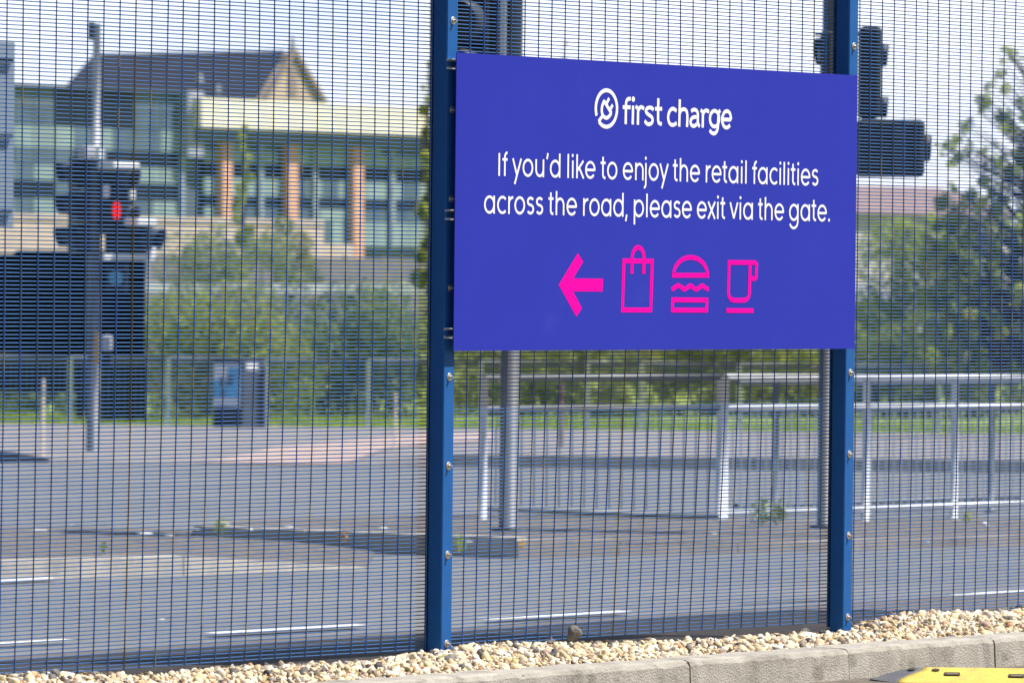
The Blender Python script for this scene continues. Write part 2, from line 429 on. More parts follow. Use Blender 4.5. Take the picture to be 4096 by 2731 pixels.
# red blister paving at the crossing
def ground_poly(name, pts, m, dz, label, cat):
    me = bpy.data.meshes.new(name)
    me.from_pydata([tuple(G(*p) + np.array((0, 0, dz))) for p in pts], [], [tuple(range(len(pts)))])
    return tag(link(name, me, m), label, cat, kind='structure')
def slab(name, pts, m, dz, label):
    me = bpy.data.meshes.new(name)
    me.from_pydata([tuple(p + np.array((0, 0, dz))) for p in pts], [], [tuple(range(len(pts)))])
    return tag(link(name, me, m), label, 'paving', kind='structure')
lo_ = [(300, 1067), (560, 1067), (780, 1059), (985, 1036), (1130, 1028)]; hi_ = [(330, 1058), (600, 1046), (790, 1028), (985, 1010), (1130, 1006)]
rows = []
for k in range(17):
    row = []
    for m_ in range(81):
        f = m_ / 20.0; i_ = min(3, int(f)); f -= i_
        a = [lo_[i_][c] + (lo_[i_ + 1][c] - lo_[i_][c]) * f for c in (0, 1)]; b = [hi_[i_][c] + (hi_[i_ + 1][c] - hi_[i_][c]) * f for c in (0, 1)]
        g = G(a[0] + (b[0] - a[0]) * k / 16, a[1] + (b[1] - a[1]) * k / 16, 0.05); t_, X_ = tX(g)
        t_ = max(t_, 59.12); row.append(XT(X_, t_) + np.array((0, 0, pav_h(X_, t_) + .012)))
    rows.append(row)
tag(grid_mesh('tactile_paving', rows, MT['tactile']), 'pale red tactile paving at the crossing on the far pavement', 'paving', kind='structure')

# ---- traffic islands
def island(name, pts, m, h, label):
    mb = MB(); q = [G(*p) for p in pts]
    mb.prism([(p[0], p[1]) for p in q], [p[2] - 0.1 for p in q], [p[2] + (h[i] if hasattr(h, '__len__') else h) for i, p in enumerate(q)])
    return tag(mb.build(name, m), label, 'traffic island', kind='structure')
island('traffic_island', [(-60, 1336), (0, 1331), (420, 1320), (842, 1305), (860, 1272), (700, 1257), (430, 1247), (200, 1241), (-60, 1240)], MT['island'], [.09, .09, .09, .015, .015, .05, .08, .08, .08],
       'debris strewn traffic island with a low concrete kerb, lower left beyond the mesh')
kerb_run('kerb', [G(-60, 1337), G(420, 1321), G(842, 1306)], 0.13, 0.105, MT['kerb_far'], 'sunlit kerb along the front of the near traffic island', taper=0.55)
island('traffic_island', [(445, 1254), (700, 1263), (1000, 1275), (1188, 1281), (1420, 1276), (1960, 1262), (2420, 1249), (2420, 1205), (1900, 1215), (1500, 1212), (1150, 1216), (800, 1222), (560, 1232), (450, 1246)], MT['island'], [.10, .10, .10, .10, .075, .05, .05, .05, .05, .08, .10, .10, .10, .10],
       'long traffic island carrying the grey railings and signal poles')
kerb_run('kerb', [G(445, 1255), G(700, 1264), G(1000, 1276), G(1188, 1282)], 0.125, 0.12, MT['kerb_far'], 'shaded kerb on the rounded end of the railed island')
kerb_run('kerb', [G(1188, 1282), G(1420, 1277)], 0.125, 0.10, MT['kerb_dirty'], 'grubby kerb stones at the corner of the railed island')
kerb_run('kerb', [G(1420, 1277), G(1960, 1263), G(2420, 1250)], 0.125, 0.058, MT['kerb_dirty'], 'sunlit kerb under the grey railings on the railed island')

# ---- road markings: short white dashes along the near lane
def dash(px0, py0, px1, py1, wd=0.06, gap=None):
    a, b = G(px0, py0), G(px1, py1)
    d = b - a; d /= np.linalg.norm(d); s = np.array((-d[1], d[0], 0)) * wd / 2
    mb = MB(); up = np.array((0, 0, 0.020))
    n = 10
    for i in range(n):
        p, q = a + (b - a) * i / n, a + (b - a) * (i + 1) / n
        mb.add([p - s + up, q - s + up, q + s + up, p + s + up], [(0, 1, 2, 3)])
    return tag(mb.build('road_marking', MT['white_paint']), None, 'road marking', 'white lane dashes', 'structure')
for i, (a, b, c, d, w, lab) in enumerate([(-170, 1497, 160, 1478, .09, 'white lane dash cut by the left picture edge'), (485, 1463, 830, 1443.5, .09, 'white lane dash just left of the left fence post'),
     (1112, 1430, 1436, 1412, .09, 'white lane dash under the left half of the blue sign'), (1700, 1398, 1925, 1388, .09, 'white lane dash running behind the right fence post'),
     (2190, 1374.5, 2400, 1364, .05, 'thin double white dash right of the right fence post'), (2235, 1370, 2400, 1361.5, .045, 'fainter line of the thin double white dash'),
     (-60, 1345, 122, 1334, .09, 'worn white line below the near island kerb')]):
    dash(a, b, c, d, w)['label'] = lab

# ================================================================== FRONT: forecourt, kerb, gravel
KB_Y0, KB_Y1 = -0.80, -0.655                       # front and back of the kerb
KB_Z = 0.0
p_top = on_plane(1700, 2696, KB_Y1); KB_Z = float(p_top[2])
p_bot = on_plane(3413, 2714, KB_Y0); FC_Z = float(p_bot[2])
rows = [[(x, y, FC_Z) for x in np.linspace(-9, 12, 8)] for y in (-14, -6, -2, KB_Y0 + 0.05)]
tag(grid_mesh('forecourt', rows, MT['forecourt']), 'brown gritty tarmac in front of the concrete kerb', 'forecourt', kind='structure')
jx = [float(on_plane(px, py, KB_Y0)[0]) for px, py in ((2098, 2690), (2765, 2640), (3398, 2600), (3981, 2560))]
step = (jx[3] - jx[0]) / 3
edges = [jx[0] - step * 3, jx[0] - step * 2, jx[0] - step] + jx + [jx[3] + step, jx[3] + 2 * step]
kl = ['kerb stone below the dark stone on the gravel', 'kerb stone between the two long cracks', 'kerb stone left of the yellow rubber ramp', 'kerb stone behind the yellow rubber ramp', 'kerb stone at the right picture edge']
prof = [(KB_Y1, 0.0), (KB_Y1, 1.0), (KB_Y0 + 0.022, 1.0), (KB_Y0 + 0.009, 0.975), (KB_Y0 + 0.002, 0.90), (KB_Y0 - 0.004, 0.0)]
for i in range(len(edges) - 1):
    x0, x1 = edges[i] + 0.0025, edges[i + 1] - 0.0025
    mb = MB(); n = 24; zt, zb = KB_Z + random.uniform(-.003, .003), FC_Z - 0.08
    vs, fs = [], []
    ys = random.uniform(-.003, .003)
    for k in range(n + 1):
        x = x0 + (x1 - x0) * k / n
        for j, (y, f) in enumerate(prof):
            z = zb + (zt - zb) * f
            jit = 0.0 if j in (0, 5) else random.gauss(0, 0.0016)
            tuck = 0.003 if (k in (0, n) and 1 <= j <= 4) else 0.0
            vs.append((x, y + ys + jit + tuck * (j >= 2), z + jit - tuck))
    m_ = len(prof)
    for k in range(n):
        for j in range(m_):
            j2 = (j + 1) % m_
            fs.append((k * m_ + j, (k + 1) * m_ + j, (k + 1) * m_ + j2, k * m_ + j2))
    fs += [tuple(range(m_)), tuple(range(n * m_, n * m_ + m_))[::-1]]
    mb.add(vs, fs)
    o = mb.build('kerb', MT['kerb_front'], smooth=False)
    j = i - 2
    tag(o, kl[j] if 0 <= j < 5 else 'kerb stone at the lower left end of the front kerb', 'kerb', 'kerb stones in front of the gravel', 'structure')
mb = MB(); mb.box(edges[0], edges[-1], KB_Y0 + 0.012, KB_Y1 - 0.004, FC_Z - 0.07, KB_Z - 0.012)
tag(mb.build('kerb_bedding', MT['kerb_dirt']), 'dark dirt in the joints of the front kerb', 'kerb', kind='structure')

# gravel strip
def gz(x, y):
    base = -0.028 + 0.018 * math.sin(x * 2.3 + 0.6) * math.sin(y * 5 + 1) + 0.012 * math.sin(x * 5.1 + 2)
    base += 0.035 * math.exp(-((x + 0.55) / 0.35) ** 2 - ((y + 0.12) / 0.2) ** 2) + 0.03 * math.exp(-((x - 2.6) / 0.7) ** 2 - ((y + 0.15) / 0.22) ** 2)
    base -= 0.030 * math.exp(-((x - 1.2) / 0.55) ** 2 - ((y - 0.0) / 0.16) ** 2)
    e = smooth01((y - KB_Y1) / 0.16)
    return base * e + (KB_Z - 0.012) * (1 - e)
rows = [[(x, y, gz(x, y) - 0.012) for x in np.linspace(-8, 11, 200)] for y in np.linspace(KB_Y1 + .002, 0.09, 14)]
tag(grid_mesh('gravel_bed', rows, MT['gravel_base']), 'sandy fines under the cream gravel strip', 'gravel', kind='structure')
rows = [[(x, y, zg(x, .1) - .02 if k else gz(x, .09) - 0.012) for x in np.linspace(-8, 11, 100)] for k, y in enumerate((0.09, 0.10))]

def icosphere(sub):
    me = bpy.data.meshes.new('tmp'); import bmesh
    bm = bmesh.new(); bmesh.ops.create_icosphere(bm, subdivisions=sub, radius=1.0); bm.to_mesh(me); bm.free()
    V = np.array([v.co[:] for v in me.vertices]); Fc = np.array([p.vertices[:] for p in me.polygons])
    bpy.data.meshes.remove(me); return V, Fc
ICO, ICF = icosphere(2)
def stone_shape(k):
    r = np.random.default_rng(100 + k)
    d = np.ones(len(ICO))
    for _ in range(4):
        w = r.normal(size=3) * 1.5; d += 0.09 * np.sin(ICO @ w + r.uniform(0, 6.3))
    for _ in range(7):                            # broken facets
        n_ = r.normal(size=3); n_ /= np.linalg.norm(n_); h = r.uniform(0.62, 0.92)
        q = ICO @ n_ * d
        d = np.where(q > h, d * h / np.maximum(q, 1e-6), d)
    return ICO * d[:, None] * np.array([1.12, r.uniform(.55, .92), r.uniform(.45, .8)])
SHAPES = [stone_shape(k) for k in range(22)]
PAL = [((0.68, 0.53, 0.33), 26), ((0.78, 0.66, 0.47), 28), ((0.78, 0.72, 0.60), 14), ((0.55, 0.40, 0.22), 9), ((0.47, 0.27, 0.14), 4),
       ((0.30, 0.24, 0.18), 9), ((0.14, 0.125, 0.115), 6), ((0.08, 0.08, 0.085), 4), ((0.40, 0.36, 0.32), 6), ((0.55, 0.38, 0.30), 3), ((0.42, 0.36, 0.16), 2)]
pal_c = np.array([p[0] for p in PAL]); pal_w = np.array([p[1] for p in PAL], float); pal_w /= pal_w.sum()
def rand_rot(r):
    q = r.normal(size=4); q /= np.linalg.norm(q); w, x, y, z = q
    return np.array([[1 - 2 * (y * y + z * z), 2 * (x * y - z * w), 2 * (x * z + y * w)], [2 * (x * y + z * w), 1 - 2 * (x * x + z * z), 2 * (y * z - x * w)], [2 * (x * z - y * w), 2 * (y * z + x * w), 1 - 2 * (x * x + y * y)]])
Vs, Fs, Cs = [], [], []; nv = 0
cell = 0.0176
for xi in np.arange(-3.6, 5.2, cell):
    for yi in np.arange(KB_Y1 + 0.006, 0.075, cell):
        if rng.random() > 0.86: continue
        x, y = xi + rng.uniform(-.5, .5) * cell, yi + rng.uniform(-.5, .5) * cell
        if -0.47 < x < -0.39 and -0.075 < y < 0.012: continue
        if 1.935 < x < 2.01 and -0.075 < y < 0.012: continue
        s = min(0.026, max(0.006, rng.lognormal(math.log(0.0114), 0.36)))
        if y < KB_Y1 + 0.02: s = min(s, 0.013)
        v = (SHAPES[rng.integers(len(SHAPES))] * s) @ rand_rot(rng).T + np.array([x, y, gz(x, y) - 0.004 + rng.uniform(-.004, .007)])
        c = pal_c[rng.choice(len(PAL), p=pal_w)] * rng.uniform(.80, 1.16)
        Vs.append(v); Fs.append(ICF + nv); Cs.append(np.repeat(c[None, :], len(ICF), 0)); nv += len(v)
tag(arrays_mesh('gravel', np.concatenate(Vs), np.concatenate(Fs), MT['stone'], colors=np.concatenate(Cs), smooth=True),
    'cream and tan gravel strip between the fence and the kerb', 'gravel', kind='stuff')
del Vs, Fs, Cs

def rock(px, py, w, h, seed, label, yofs=-0.10, name='rock', m='rock', flat=1.0):
    V, Fc = icosphere(3)
    r = np.random.default_rng(seed); d = np.ones(len(V))
    for _ in range(9):
        n_ = r.normal(size=3); n_ /= np.linalg.norm(n_); hh = r.uniform(0.45, 0.8); q = V @ n_ * d
        d = np.where(q > hh, d * hh / np.maximum(q, 1e-6), d)
    for _ in range(3):
        d += 0.02 * np.sin(V @ (r.normal(size=3) * 9) + r.uniform(0, 6))
    p = on_plane(px * K, py * K, yofs)
    V = V * d[:, None] * np.array([w, w * 0.8, h])
    o = arrays_mesh(name, V, Fc, MT[m])
    o.location = (p[0], p[1], p[2]); o.rotation_euler = (0.15, 0.1, r.uniform(0, 6))
    return tag(o, label, 'stone')
rock(1315, 1459, 0.040, 0.036, 5, 'big angular grey stone standing up against the mesh below the sign', -0.035)
rock(1027, 1513, 0.048, 0.016, 9, 'flat dark slag stone lying in front of the left fence post', -0.33)
rock(128, 1548, 0.020, 0.020, 12, 'small blue-black stone at the left end of the gravel', -0.06)
rock(1268, 1474, 0.022, 0.009, 14, 'flat black chip below the big angular stone', -0.10)
rock(1850, 1450, 0.028, 0.014, 21, 'black wedge stone left of the right fence post', -0.12)
rock(2010, 1440, 0.024, 0.020, 25, 'dark grey stone right of the right fence post', -0.16)
rock(1108, 1500, 0.026, 0.017, 33, 'grey-green blocky stone in the gravel left of the big angular stone', -0.30)

# ================================================================== FENCE
CENT = [-4.833, -2.830, -0.430, 1.972, 4.374]      # post centres
CENT[0] = CENT[1] - 2.402
POST_TOP, WIRE_TOP = 2.62, 2.46
def bow(x, z, x0, x1, amp):
    s = (x - x0) / (x1 - x0)
    if s <= 0 or s >= 1: return 0.0
    v = max(0.0, (1.15 - z) / 1.15)
    return amp * math.sin(PI * s) * v ** 1.4 + 0.004 * math.sin(7 * s + 2.1 * z + amp * 90) * math.sin(PI * s)
X_FIRST = {1: -2.5953 - 2 * 0.0762, 2: None, 3: None}
x_c = float(on_plane(1868.8, 1405, 0.0)[0]); X_FIRST[2] = x_c - 0.0762
x_r = float(on_plane(3415 + 110 / 1.0, 2390, 0.0)[0])
x_r = float(on_plane(3200 + 680 / 2.625, 2400, 0.0)[0]); X_FIRST[3] = x_r - 0.0762
plabel = {1: 'blue welded mesh panel left of the left fence post', 2: 'blue welded mesh panel behind the blue sign', 3: 'blue welded mesh panel right of the right fence post'}
amps = {1: 0.030, 2: 0.044, 3: 0.012}
rz = np.random.default_rng(3)
BLUE = np.array((0.010, 0.048, 0.150))
for k in (1, 2, 3):
    x0, x1 = CENT[k], CENT[k + 1]
    root = thing('mesh_panel', plabel[k], 'fence panel', (x0, 0, 0), 'blue mesh fence panels')
    vx = [X_FIRST[k] + 0.0762 * i for i in range(34)]
    vx = [x for x in vx if x0 + (0.012 if k > 1 else -9) < x < x1 - 0.006]
    # horizontal wires, behind the uprights
    Vv, Ff, nv = [], [], 0
    zs = np.arange(0.0, WIRE_TOP, 0.0127)
    seg, ns = 6, 22
    xsamp = np.linspace(x0 + 0.008, x1 - 0.012, ns)
    for z in zs:
        zz = z + rz.normal(0, 0.0003)
        for i, x in enumerate(xsamp):
            y = 0.0036 + bow(x, z, x0, x1, amps[k])
            dz = rz.normal(0, 0.00025)
            for a in range(seg):
                w = 2 * PI * a / seg + 0.3
                Vv.append((x - x0, y + 0.00195 * math.cos(w), zz + dz + 0.00195 * math.sin(w)))
        for i in range(ns - 1):
            for a in range(seg):
                a2 = (a + 1) % seg
                Ff.append((nv + i * seg + a, nv + i * seg + a2, nv + (i + 1) * seg + a2, nv + (i + 1) * seg + a))
        nv += ns * seg
    Ff = np.array(Ff)
    arrays_mesh('horizontal_wire_mesh', np.array(Vv), Ff, MT['wire'], root, np.repeat((BLUE * np.array((3.0, 2.6, 2.3)))[None, :], len(Ff), 0), True)  # lighter base than the uprights: the highlight along the wires is put into the colour
    Vv, Ff, Cc, nv = [], [], [], 0
    zsamp = np.linspace(-0.004, WIRE_TOP, 40)
    for j, x in enumerate(vx):
        kind = rz.random()
        if kind < 0.07: tone = np.array((0.055, 0.038, 0.020))      # rusted upright
        elif kind < 0.45: tone = BLUE * 1.3 + np.array((0.006, 0.010, 0.025))
        else: tone = BLUE * np.array((1.0, 1.5, 1.8)) * rz.uniform(.8, 1.15)
        xo = rz.normal(0, 0.0012); lean = rz.normal(0, 0.0008)
        for z in zsamp:
            y = -0.0002 + bow(x, z, x0, x1, amps[k]) + rz.normal(0, 0.0002)
            for a in range(seg):
                w = 2 * PI * a / seg
                Vv.append((x - x0 + xo + lean * (z - 1) + rz.normal(0, 0.0001) + 0.0021 * math.cos(w), y + 0.0021 * math.sin(w), z))
        n0 = len(zsamp)
        for i in range(n0 - 1):
            seg_tone = tone * rz.uniform(.85, 1.15) if rz.random() > 0.04 else np.array((0.16, 0.17, 0.18))
            for a in range(seg):
                a2 = (a + 1) % seg
                Ff.append((nv + i * seg + a, nv + i * seg + a2, nv + (i + 1) * seg + a2, nv + (i + 1) * seg + a)); Cc.append(seg_tone)
        nv += n0 * seg
    arrays_mesh('vertical_wire_mesh', np.array(Vv), np.array(Ff), MT['wire'], root, np.array(Cc), True)

def make_post(xc, label):
    root = thing('fence_post', label, 'fence post', (xc, -0.032, -0.05), 'blue steel fence posts')
    mb = MB(); mb.bbox(xc - 0.0298, xc + 0.0298, -0.0622, -0.0026, -0.35, POST_TOP, 0.0035); mb.build('post_tube', MT['blue_paint'], root)
    mb = MB(); mb.box(xc - 0.031, xc + 0.031, -0.064, -0.001, POST_TOP + 0.0005, POST_TOP + 0.012); mb.build('cap', MT['blue_paint'], root)
    mb = MB(); mb.box(xc - 0.025, xc + 0.025, 0.0066, 0.0126, -0.02, WIRE_TOP + 0.02); mb.build('clamp_bar', MT['blue_paint'], root)
    for i in range(9):
        z = 0.019 + 0.2975 * i
        if z > POST_TOP - 0.03: continue
        b = MB(); y0 = -0.0622
        b.tube([(xc + .001, y0 - 0.0030, z), (xc + .001, y0 - 0.0155, z - .0005)], 0.0040, 10)
        b.tube([(xc + .001, y0 - 0.0030, z), (xc + .001, y0 - 0.0070, z)], 0.0072, 12)
        bo = b.build('bolt', MT['steel'], root)
        w = MB(); w.tube([(xc + .001, y0 - 0.0003, z), (xc + .001, y0 - 0.0018, z), (xc + .001, y0 - 0.0029, z)], [0.0138, 0.0138, 0.0120], 22)
        w.build('washer', MT['steel'], bo, smooth=False)
    return root
make_post(CENT[1], 'blue square fence post just beyond the left picture edge')
make_post(CENT[4], 'blue square fence post just beyond the right picture edge')
make_post(CENT[2], 'blue square fence post at the left end of the sign')
make_post(CENT[3], 'blue square fence post behind the right end of the sign')

# ================================================================== SIGN
SX0, SX1, SZ0, SZ1, SY = -0.4425, 1.958, 0.9990, 1.9948, -0.0895
sign = thing('information_sign', 'large blue rectangular sign with white writing and pink pictograms on the fence', 'sign', (SX0, SY, SZ0))
mb = MB(); mb.box(SX0, SX1, SY, SY + 0.003, SZ0, SZ1); mb.build('board', MT['sign_blue'], sign)
for zc in (1.956, 1.453, 1.058):
    mb = MB(); xa, xb = SX0 - 0.020, SX1 - 0.09
    y0, y1 = SY + 0.0032, -0.0625
    mb.box(xa, xb, y0, y1, zc + 0.014, zc + 0.0175); mb.box(xa, xb, y0, y1, zc - 0.0175, zc - 0.014)
    mb.box(SX0 + .012, xb, y0, y0 + 0.003, zc - 0.0138, zc + 0.0138)
    mb.box(xa, xb, y1 - 0.003, y1 - .0002, zc + 0.0095, zc + 0.0138); mb.box(xa, xb, y1 - 0.003, y1 - .0002, zc - 0.0138, zc - 0.0095)
    mb.build('mounting_rail', MT['alu'], sign)

_lift = [0]
class Ink:
    """flat vinyl shapes on the sign; each stroke lies a hair above the last"""
    def __init__(s): s.mb = MB()
    def y(s):
        _lift[0] = (_lift[0] + 1) % 14
        return SY - 0.0006 - 0.00006 * _lift[0]
    def stroke(s, pts, w, closed=False):
        p = [np.array(q, float) for q in pts]
        q = [p[0]]
        for a in p[1:]:
            if np.linalg.norm(a - q[-1]) > 1e-5: q.append(a)
        if closed and np.linalg.norm(q[0] - q[-1]) < 1e-5: q.pop()
        n = len(q); y = s.y(); L, Rr = [], []
        for i in range(n):
            a = q[i - 1] if (i > 0 or closed) else None
            b = q[(i + 1) % n] if (i < n - 1 or closed) else None
            d1 = (q[i] - a) / np.linalg.norm(q[i] - a) if a is not None else None
            d2 = (b - q[i]) / np.linalg.norm(b - q[i]) if b is not None else None
            if d1 is None: d1 = d2
            if d2 is None: d2 = d1
            n1, n2 = np.array((-d1[1], d1[0])), np.array((-d2[1], d2[0]))
            m_ = n1 + n2; ml = np.linalg.norm(m_)
            m_ = n1 if ml < 1e-6 else m_ / ml
            k = w / 2 / max(0.42, float(m_ @ n1))
            L.append(q[i] + m_ * k); Rr.append(q[i] - m_ * k)
        vs = [(a[0], y, a[1]) for a in L] + [(a[0], y, a[1]) for a in Rr]
        m2 = n if closed else n - 1
        s.mb.add(vs, [(i, n + i, n + (i + 1) % n, (i + 1) % n) for i in range(m2)])
    def fill(s, pts):
        y = s.y(); pts = list(pts)
        s.mb.add([(p[0], y, p[1]) for p in pts], [tuple(range(len(pts)))])
    def dot(s, c, r, ry=None):
        s.fill([(c[0] + r * math.cos(2 * PI * i / 24), c[1] + (ry or r) * math.sin(2 * PI * i / 24)) for i in range(24)])
    def build(s, name, m, parent): return s.mb.build(name, m, parent)
def arc(cx, cy, rx, ry, a0, a1, n=None):
    n = n or max(6, int(abs(a1 - a0) / 9))
    return [(cx + rx * math.cos(math.radians(a0 + (a1 - a0) * i / n)), cy + ry * math.sin(math.radians(a0 + (a1 - a0) * i / n))) for i in range(n + 1)]
def curve(pts, sub=6, closed=False):
    P_ = [np.array(p, float) for p in pts]; n = len(P_); out = []
    for i in range(n if closed else n - 1):
        g = lambda j: P_[j % n] if closed else P_[max(0, min(n - 1, j))]
        a, b, c, d = g(i - 1), g(i), g(i + 1), g(i + 2)
        for k in range(sub):
            t = k / sub
            out.append(0.5 * (2 * b + (c - a) * t + (2 * a - 5 * b + 4 * c - d) * t * t + (3 * b - a - 3 * c + d) * t ** 3))
    if not closed: out.append(P_[-1])
    return out
Rr_ = 0.438
ASC = 1.36
GL = {  # lowercase monoline letters, x-height 1: strokes, dots, width, left and right side bearing
 'o': ([('c', arc(.51, .5, Rr_, Rr_, 0, 360, 40))], [], 1.02, .08, .08),
 'a': ([('c', arc(.51, .5, Rr_, Rr_, 0, 360, 40)), [(.95, 1.0), (.95, 0)]], [], 1.025, .08, .14),
 'd': ([('c', arc(.51, .5, Rr_, Rr_, 0, 360, 40)), [(.95, ASC), (.95, 0)]], [], 1.025, .08, .14),
 'g': ([('c', arc(.51, .5, Rr_, Rr_, 0, 360, 40)), [(.95, 1.0), (.95, -.03)] + arc(.51, -.03, .44, .40, 0, -158)[1:]], [], 1.025, .08, .14),
 'p': ([('c', arc(.515, .5, Rr_, Rr_, 0, 360, 40)), [(.075, 1.0), (.075, -.43)]], [], 1.025, .14, .08),
 'c': ([arc(.51, .5, Rr_, Rr_, 46, 314)], [], .86, .08, .06),
 'e': ([[(.09, .5), (.94, .5)], arc(.51, .5, Rr_, Rr_, -6, 322)], [], 1.02, .08, .08),
 'n': ([[(.075, 0), (.075, 1.0)], arc(.43, .57, .355, .36, 180, 0) + [(.785, 0)]], [], .86, .14, .13),
 'h': ([[(.075, 0), (.075, ASC)], arc(.43, .57, .355, .36, 180, 0) + [(.785, 0)]], [], .86, .14, .13),
 'u': ([[(.075, 1.0), (.075, .43)] + arc(.43, .43, .355, .36, 180, 360)[1:], [(.785, 1.0), (.785, 0)]], [], .86, .13, .14),
 'r': ([[(.075, 0), (.075, 1.0)], arc(.46, .53, .385, .40, 180, 84)], [], .52, .14, .02),
 'i': ([[(.075, 0), (.075, 1.0)]], [(.075, 1.28)], .15, .15, .15),
 'l': ([[(.075, 0), (.075, ASC)]], [], .15, .15, .15),
 'I': ([[(.08, 0), (.08, 1.27)]], [], .16, .18, .18),
 'k': ([[(.075, 0), (.075, ASC)], [(.70, 1.0), (.10, .44)], [(.29, .60), (.74, 0)]], [], .78, .14, .02),
 'f': ([[(.25, 0), (.25, 1.06)] + arc(.50, 1.07, .25, .235, 180, 92)[1:], [(.01, .925), (.50, .925)]], [], .52, .03, .03),
 't': ([[(.24, 1.27), (.24, .26)] + arc(.43, .27, .19, .195, 180, 268)[1:] + [(.50, .075)], [(.01, .925), (.50, .925)]], [], .52, .03, .06),
 'y': ([[(.045, 1.0), (.455, .05)], [(.845, 1.0), (.235, -.43)]], [], .89, .02, .02),
 'j': ([[(.22, 1.0), (.22, -.20)] + arc(.01, -.20, .21, .215, 0, -84)[1:]], [(.22, 1.28)], .30, -.12, .15),
 's': ([arc(.39, .735, .275, .195, 28, 255) + arc(.375, .303, .285, .2285, 82, -150)], [], .74, .07, .07),
 'x': ([[(.05, 1.0), (.77, 0)], [(.77, 1.0), (.05, 0)]], [], .82, .02, .02),
 'v': ([[(.045, 1.0), (.44, .06)], [(.835, 1.0), (.44, .06)]], [], .88, .02, .02),
 ',': ([[(.13, .13), (.03, -.25)]], [], .2, .06, .10),
 '.': ([], [(.10, .095)], .2, .10, .10),
 "'": ([[(.16, ASC), (.06, 1.02)]], [], .22, .06, .06),
 ' ': ([], [], .40, 0, 0),
}
def text_line(txt, x0, x1, z0, xh, wgt=0.148):      # each word is a part of its own
    tot = sum(GL[c][2] + GL[c][3] + GL[c][4] for c in txt) - GL[txt[0]][3] - GL[txt[-1]][4]
    kx = (x1 - x0) / tot
    u = -GL[txt[0]][3]
    w = wgt * xh
    ink = Ink()
    for c in txt + ' ':
        st, dots, wd, l, r = GL[c]
        u += l
        if c == ' ':
            ink.build('lettering', MT['white_vinyl'], sign); ink = Ink()
        for s_ in st:
            closed = isinstance(s_, tuple) and s_[0] == 'c'
            pts = s_[1] if closed else s_
            ink.stroke([(x0 + (u + a) * kx, z0 + b * xh) for a, b in pts], w, closed)
        for a, b in dots:
            ink.dot((x0 + (u + a) * kx, z0 + b * xh), 0.095 * kx, 0.095 * xh)
        u += wd + r
def sp(px, py):                                   # sign-plane coordinates of a pixel of the 4096 frame
    p = on_plane(px, py, SY); return (float(p[0]), float(p[2]))
a0, a1 = sp(1992.5, 705), sp(3272, 743)
b0, b1 = sp(1935, 855), sp(3319, 886)
text_line("If you'd like to enjoy the retail facilities", a0[0], a1[0], 0.5 * (a0[1] + a1[1]), 0.0605)
text_line("across the road, please exit via the gate.", b0[0], b1[0], 0.5 * (b0[1] + b1[1]), 0.0605)
# wordmark and roundel, traced on the sign plane
def q(x, y): return sp(2300 + x / 3.36, 300 + y / 3.36)
W1 = 0.0135
ink = Ink()
def wm(pts, w=W1, cur=False, closed=False):
    c = [q(*p) for p in pts]
    ink.stroke(curve(c, 6, closed) if cur else c, w, closed)
wm([(679, 663), (682, 480), (684, 395), (691, 352), (708, 328), (728, 322), (747, 323)], cur=True); wm([(640, 434), (745, 437)])
wm([(778, 414), (773, 668)]); c_ = q(781, 328); ink.dot(c_, 0.0096)
wm([(842, 672), (844, 470), (830, 443), (812, 425)], cur=True); wm([(845, 490), (862, 450), (890, 434), (926, 455)], cur=True)
wm([(1052, 474), (1034, 450), (1000, 440), (966, 452), (950, 485), (966, 520), (1000, 545), (1030, 572), (1040, 610), (1026, 648), (995, 664), (962, 655), (933, 618)], cur=True)
wm([(1117, 315), (1113, 560), (1117, 630), (1133, 654), (1163, 660)], cur=True); wm([(1073, 456), (1168, 458)])
wm([(1360, 490), (1338, 466), (1308, 456), (1275, 478), (1253, 530), (1249, 590), (1262, 640), (1288, 670), (1315, 674), (1340, 664), (1362, 645)], cur=True)
wm([(1405, 330), (1397, 697)]); wm([(1402, 520), (1422, 478), (1455, 462), (1485, 475), (1502, 515), (1506, 600), (1500, 702)], cur=True)
wm([(1557, 492), (1580, 472), (1608, 470), (1633, 487), (1647, 530), (1646, 620), (1654, 668), (1672, 695)], cur=True)
wm([(1646, 566), (1600, 568), (1568, 585), (1552, 622), (1556, 660), (1580, 686), (1608, 684), (1634, 662), (1646, 628)], cur=True)
wm([(1714, 710), (1716, 520), (1704, 492), (1687, 474)], cur=True); wm([(1717, 535), (1734, 495), (1765, 479), (1799, 498)], cur=True)
wm([(1873 + 62 * math.cos(a), 590 + 106 * math.sin(a)) for a in np.linspace(0, 2 * PI, 28)[:-1]], closed=True)
wm([(1926, 500), (1920, 640), (1914, 725), (1893, 772), (1865, 789), (1832, 776), (1806, 745)], cur=True); wm([(1905, 535), (1950, 478)])
wm([(1976, 600), (2094, 603)]); wm([(2092, 604), (2090, 560), (2072, 508), (2036, 488), (2003, 508), (1980, 560), (1975, 610), (1984, 660), (2005, 698), (2033, 709), (2058, 700), (2080, 674)], cur=True)
ink.build('wordmark', MT['white_vinyl'], sign)
ink = Ink()
wm([(419 + 143 * math.cos(math.radians(a)), 453 - 245 * math.sin(math.radians(a))) for a in np.linspace(-135, 203, 60)], 0.0138)
wm([(312, 628), (372, 545)], 0.0130)
wm([(394, 345), (372, 388), (358, 440), (358, 505), (375, 550), (402, 576), (430, 576), (455, 556), (485, 512)], 0.0135, True)
wm([(386, 352), (487, 518)], 0.0135); wm([(420, 386), (455, 314)], 0.0125); wm([(466, 473), (503, 403)], 0.0125)
ink.build('plug_roundel', MT['white_vinyl'], sign)
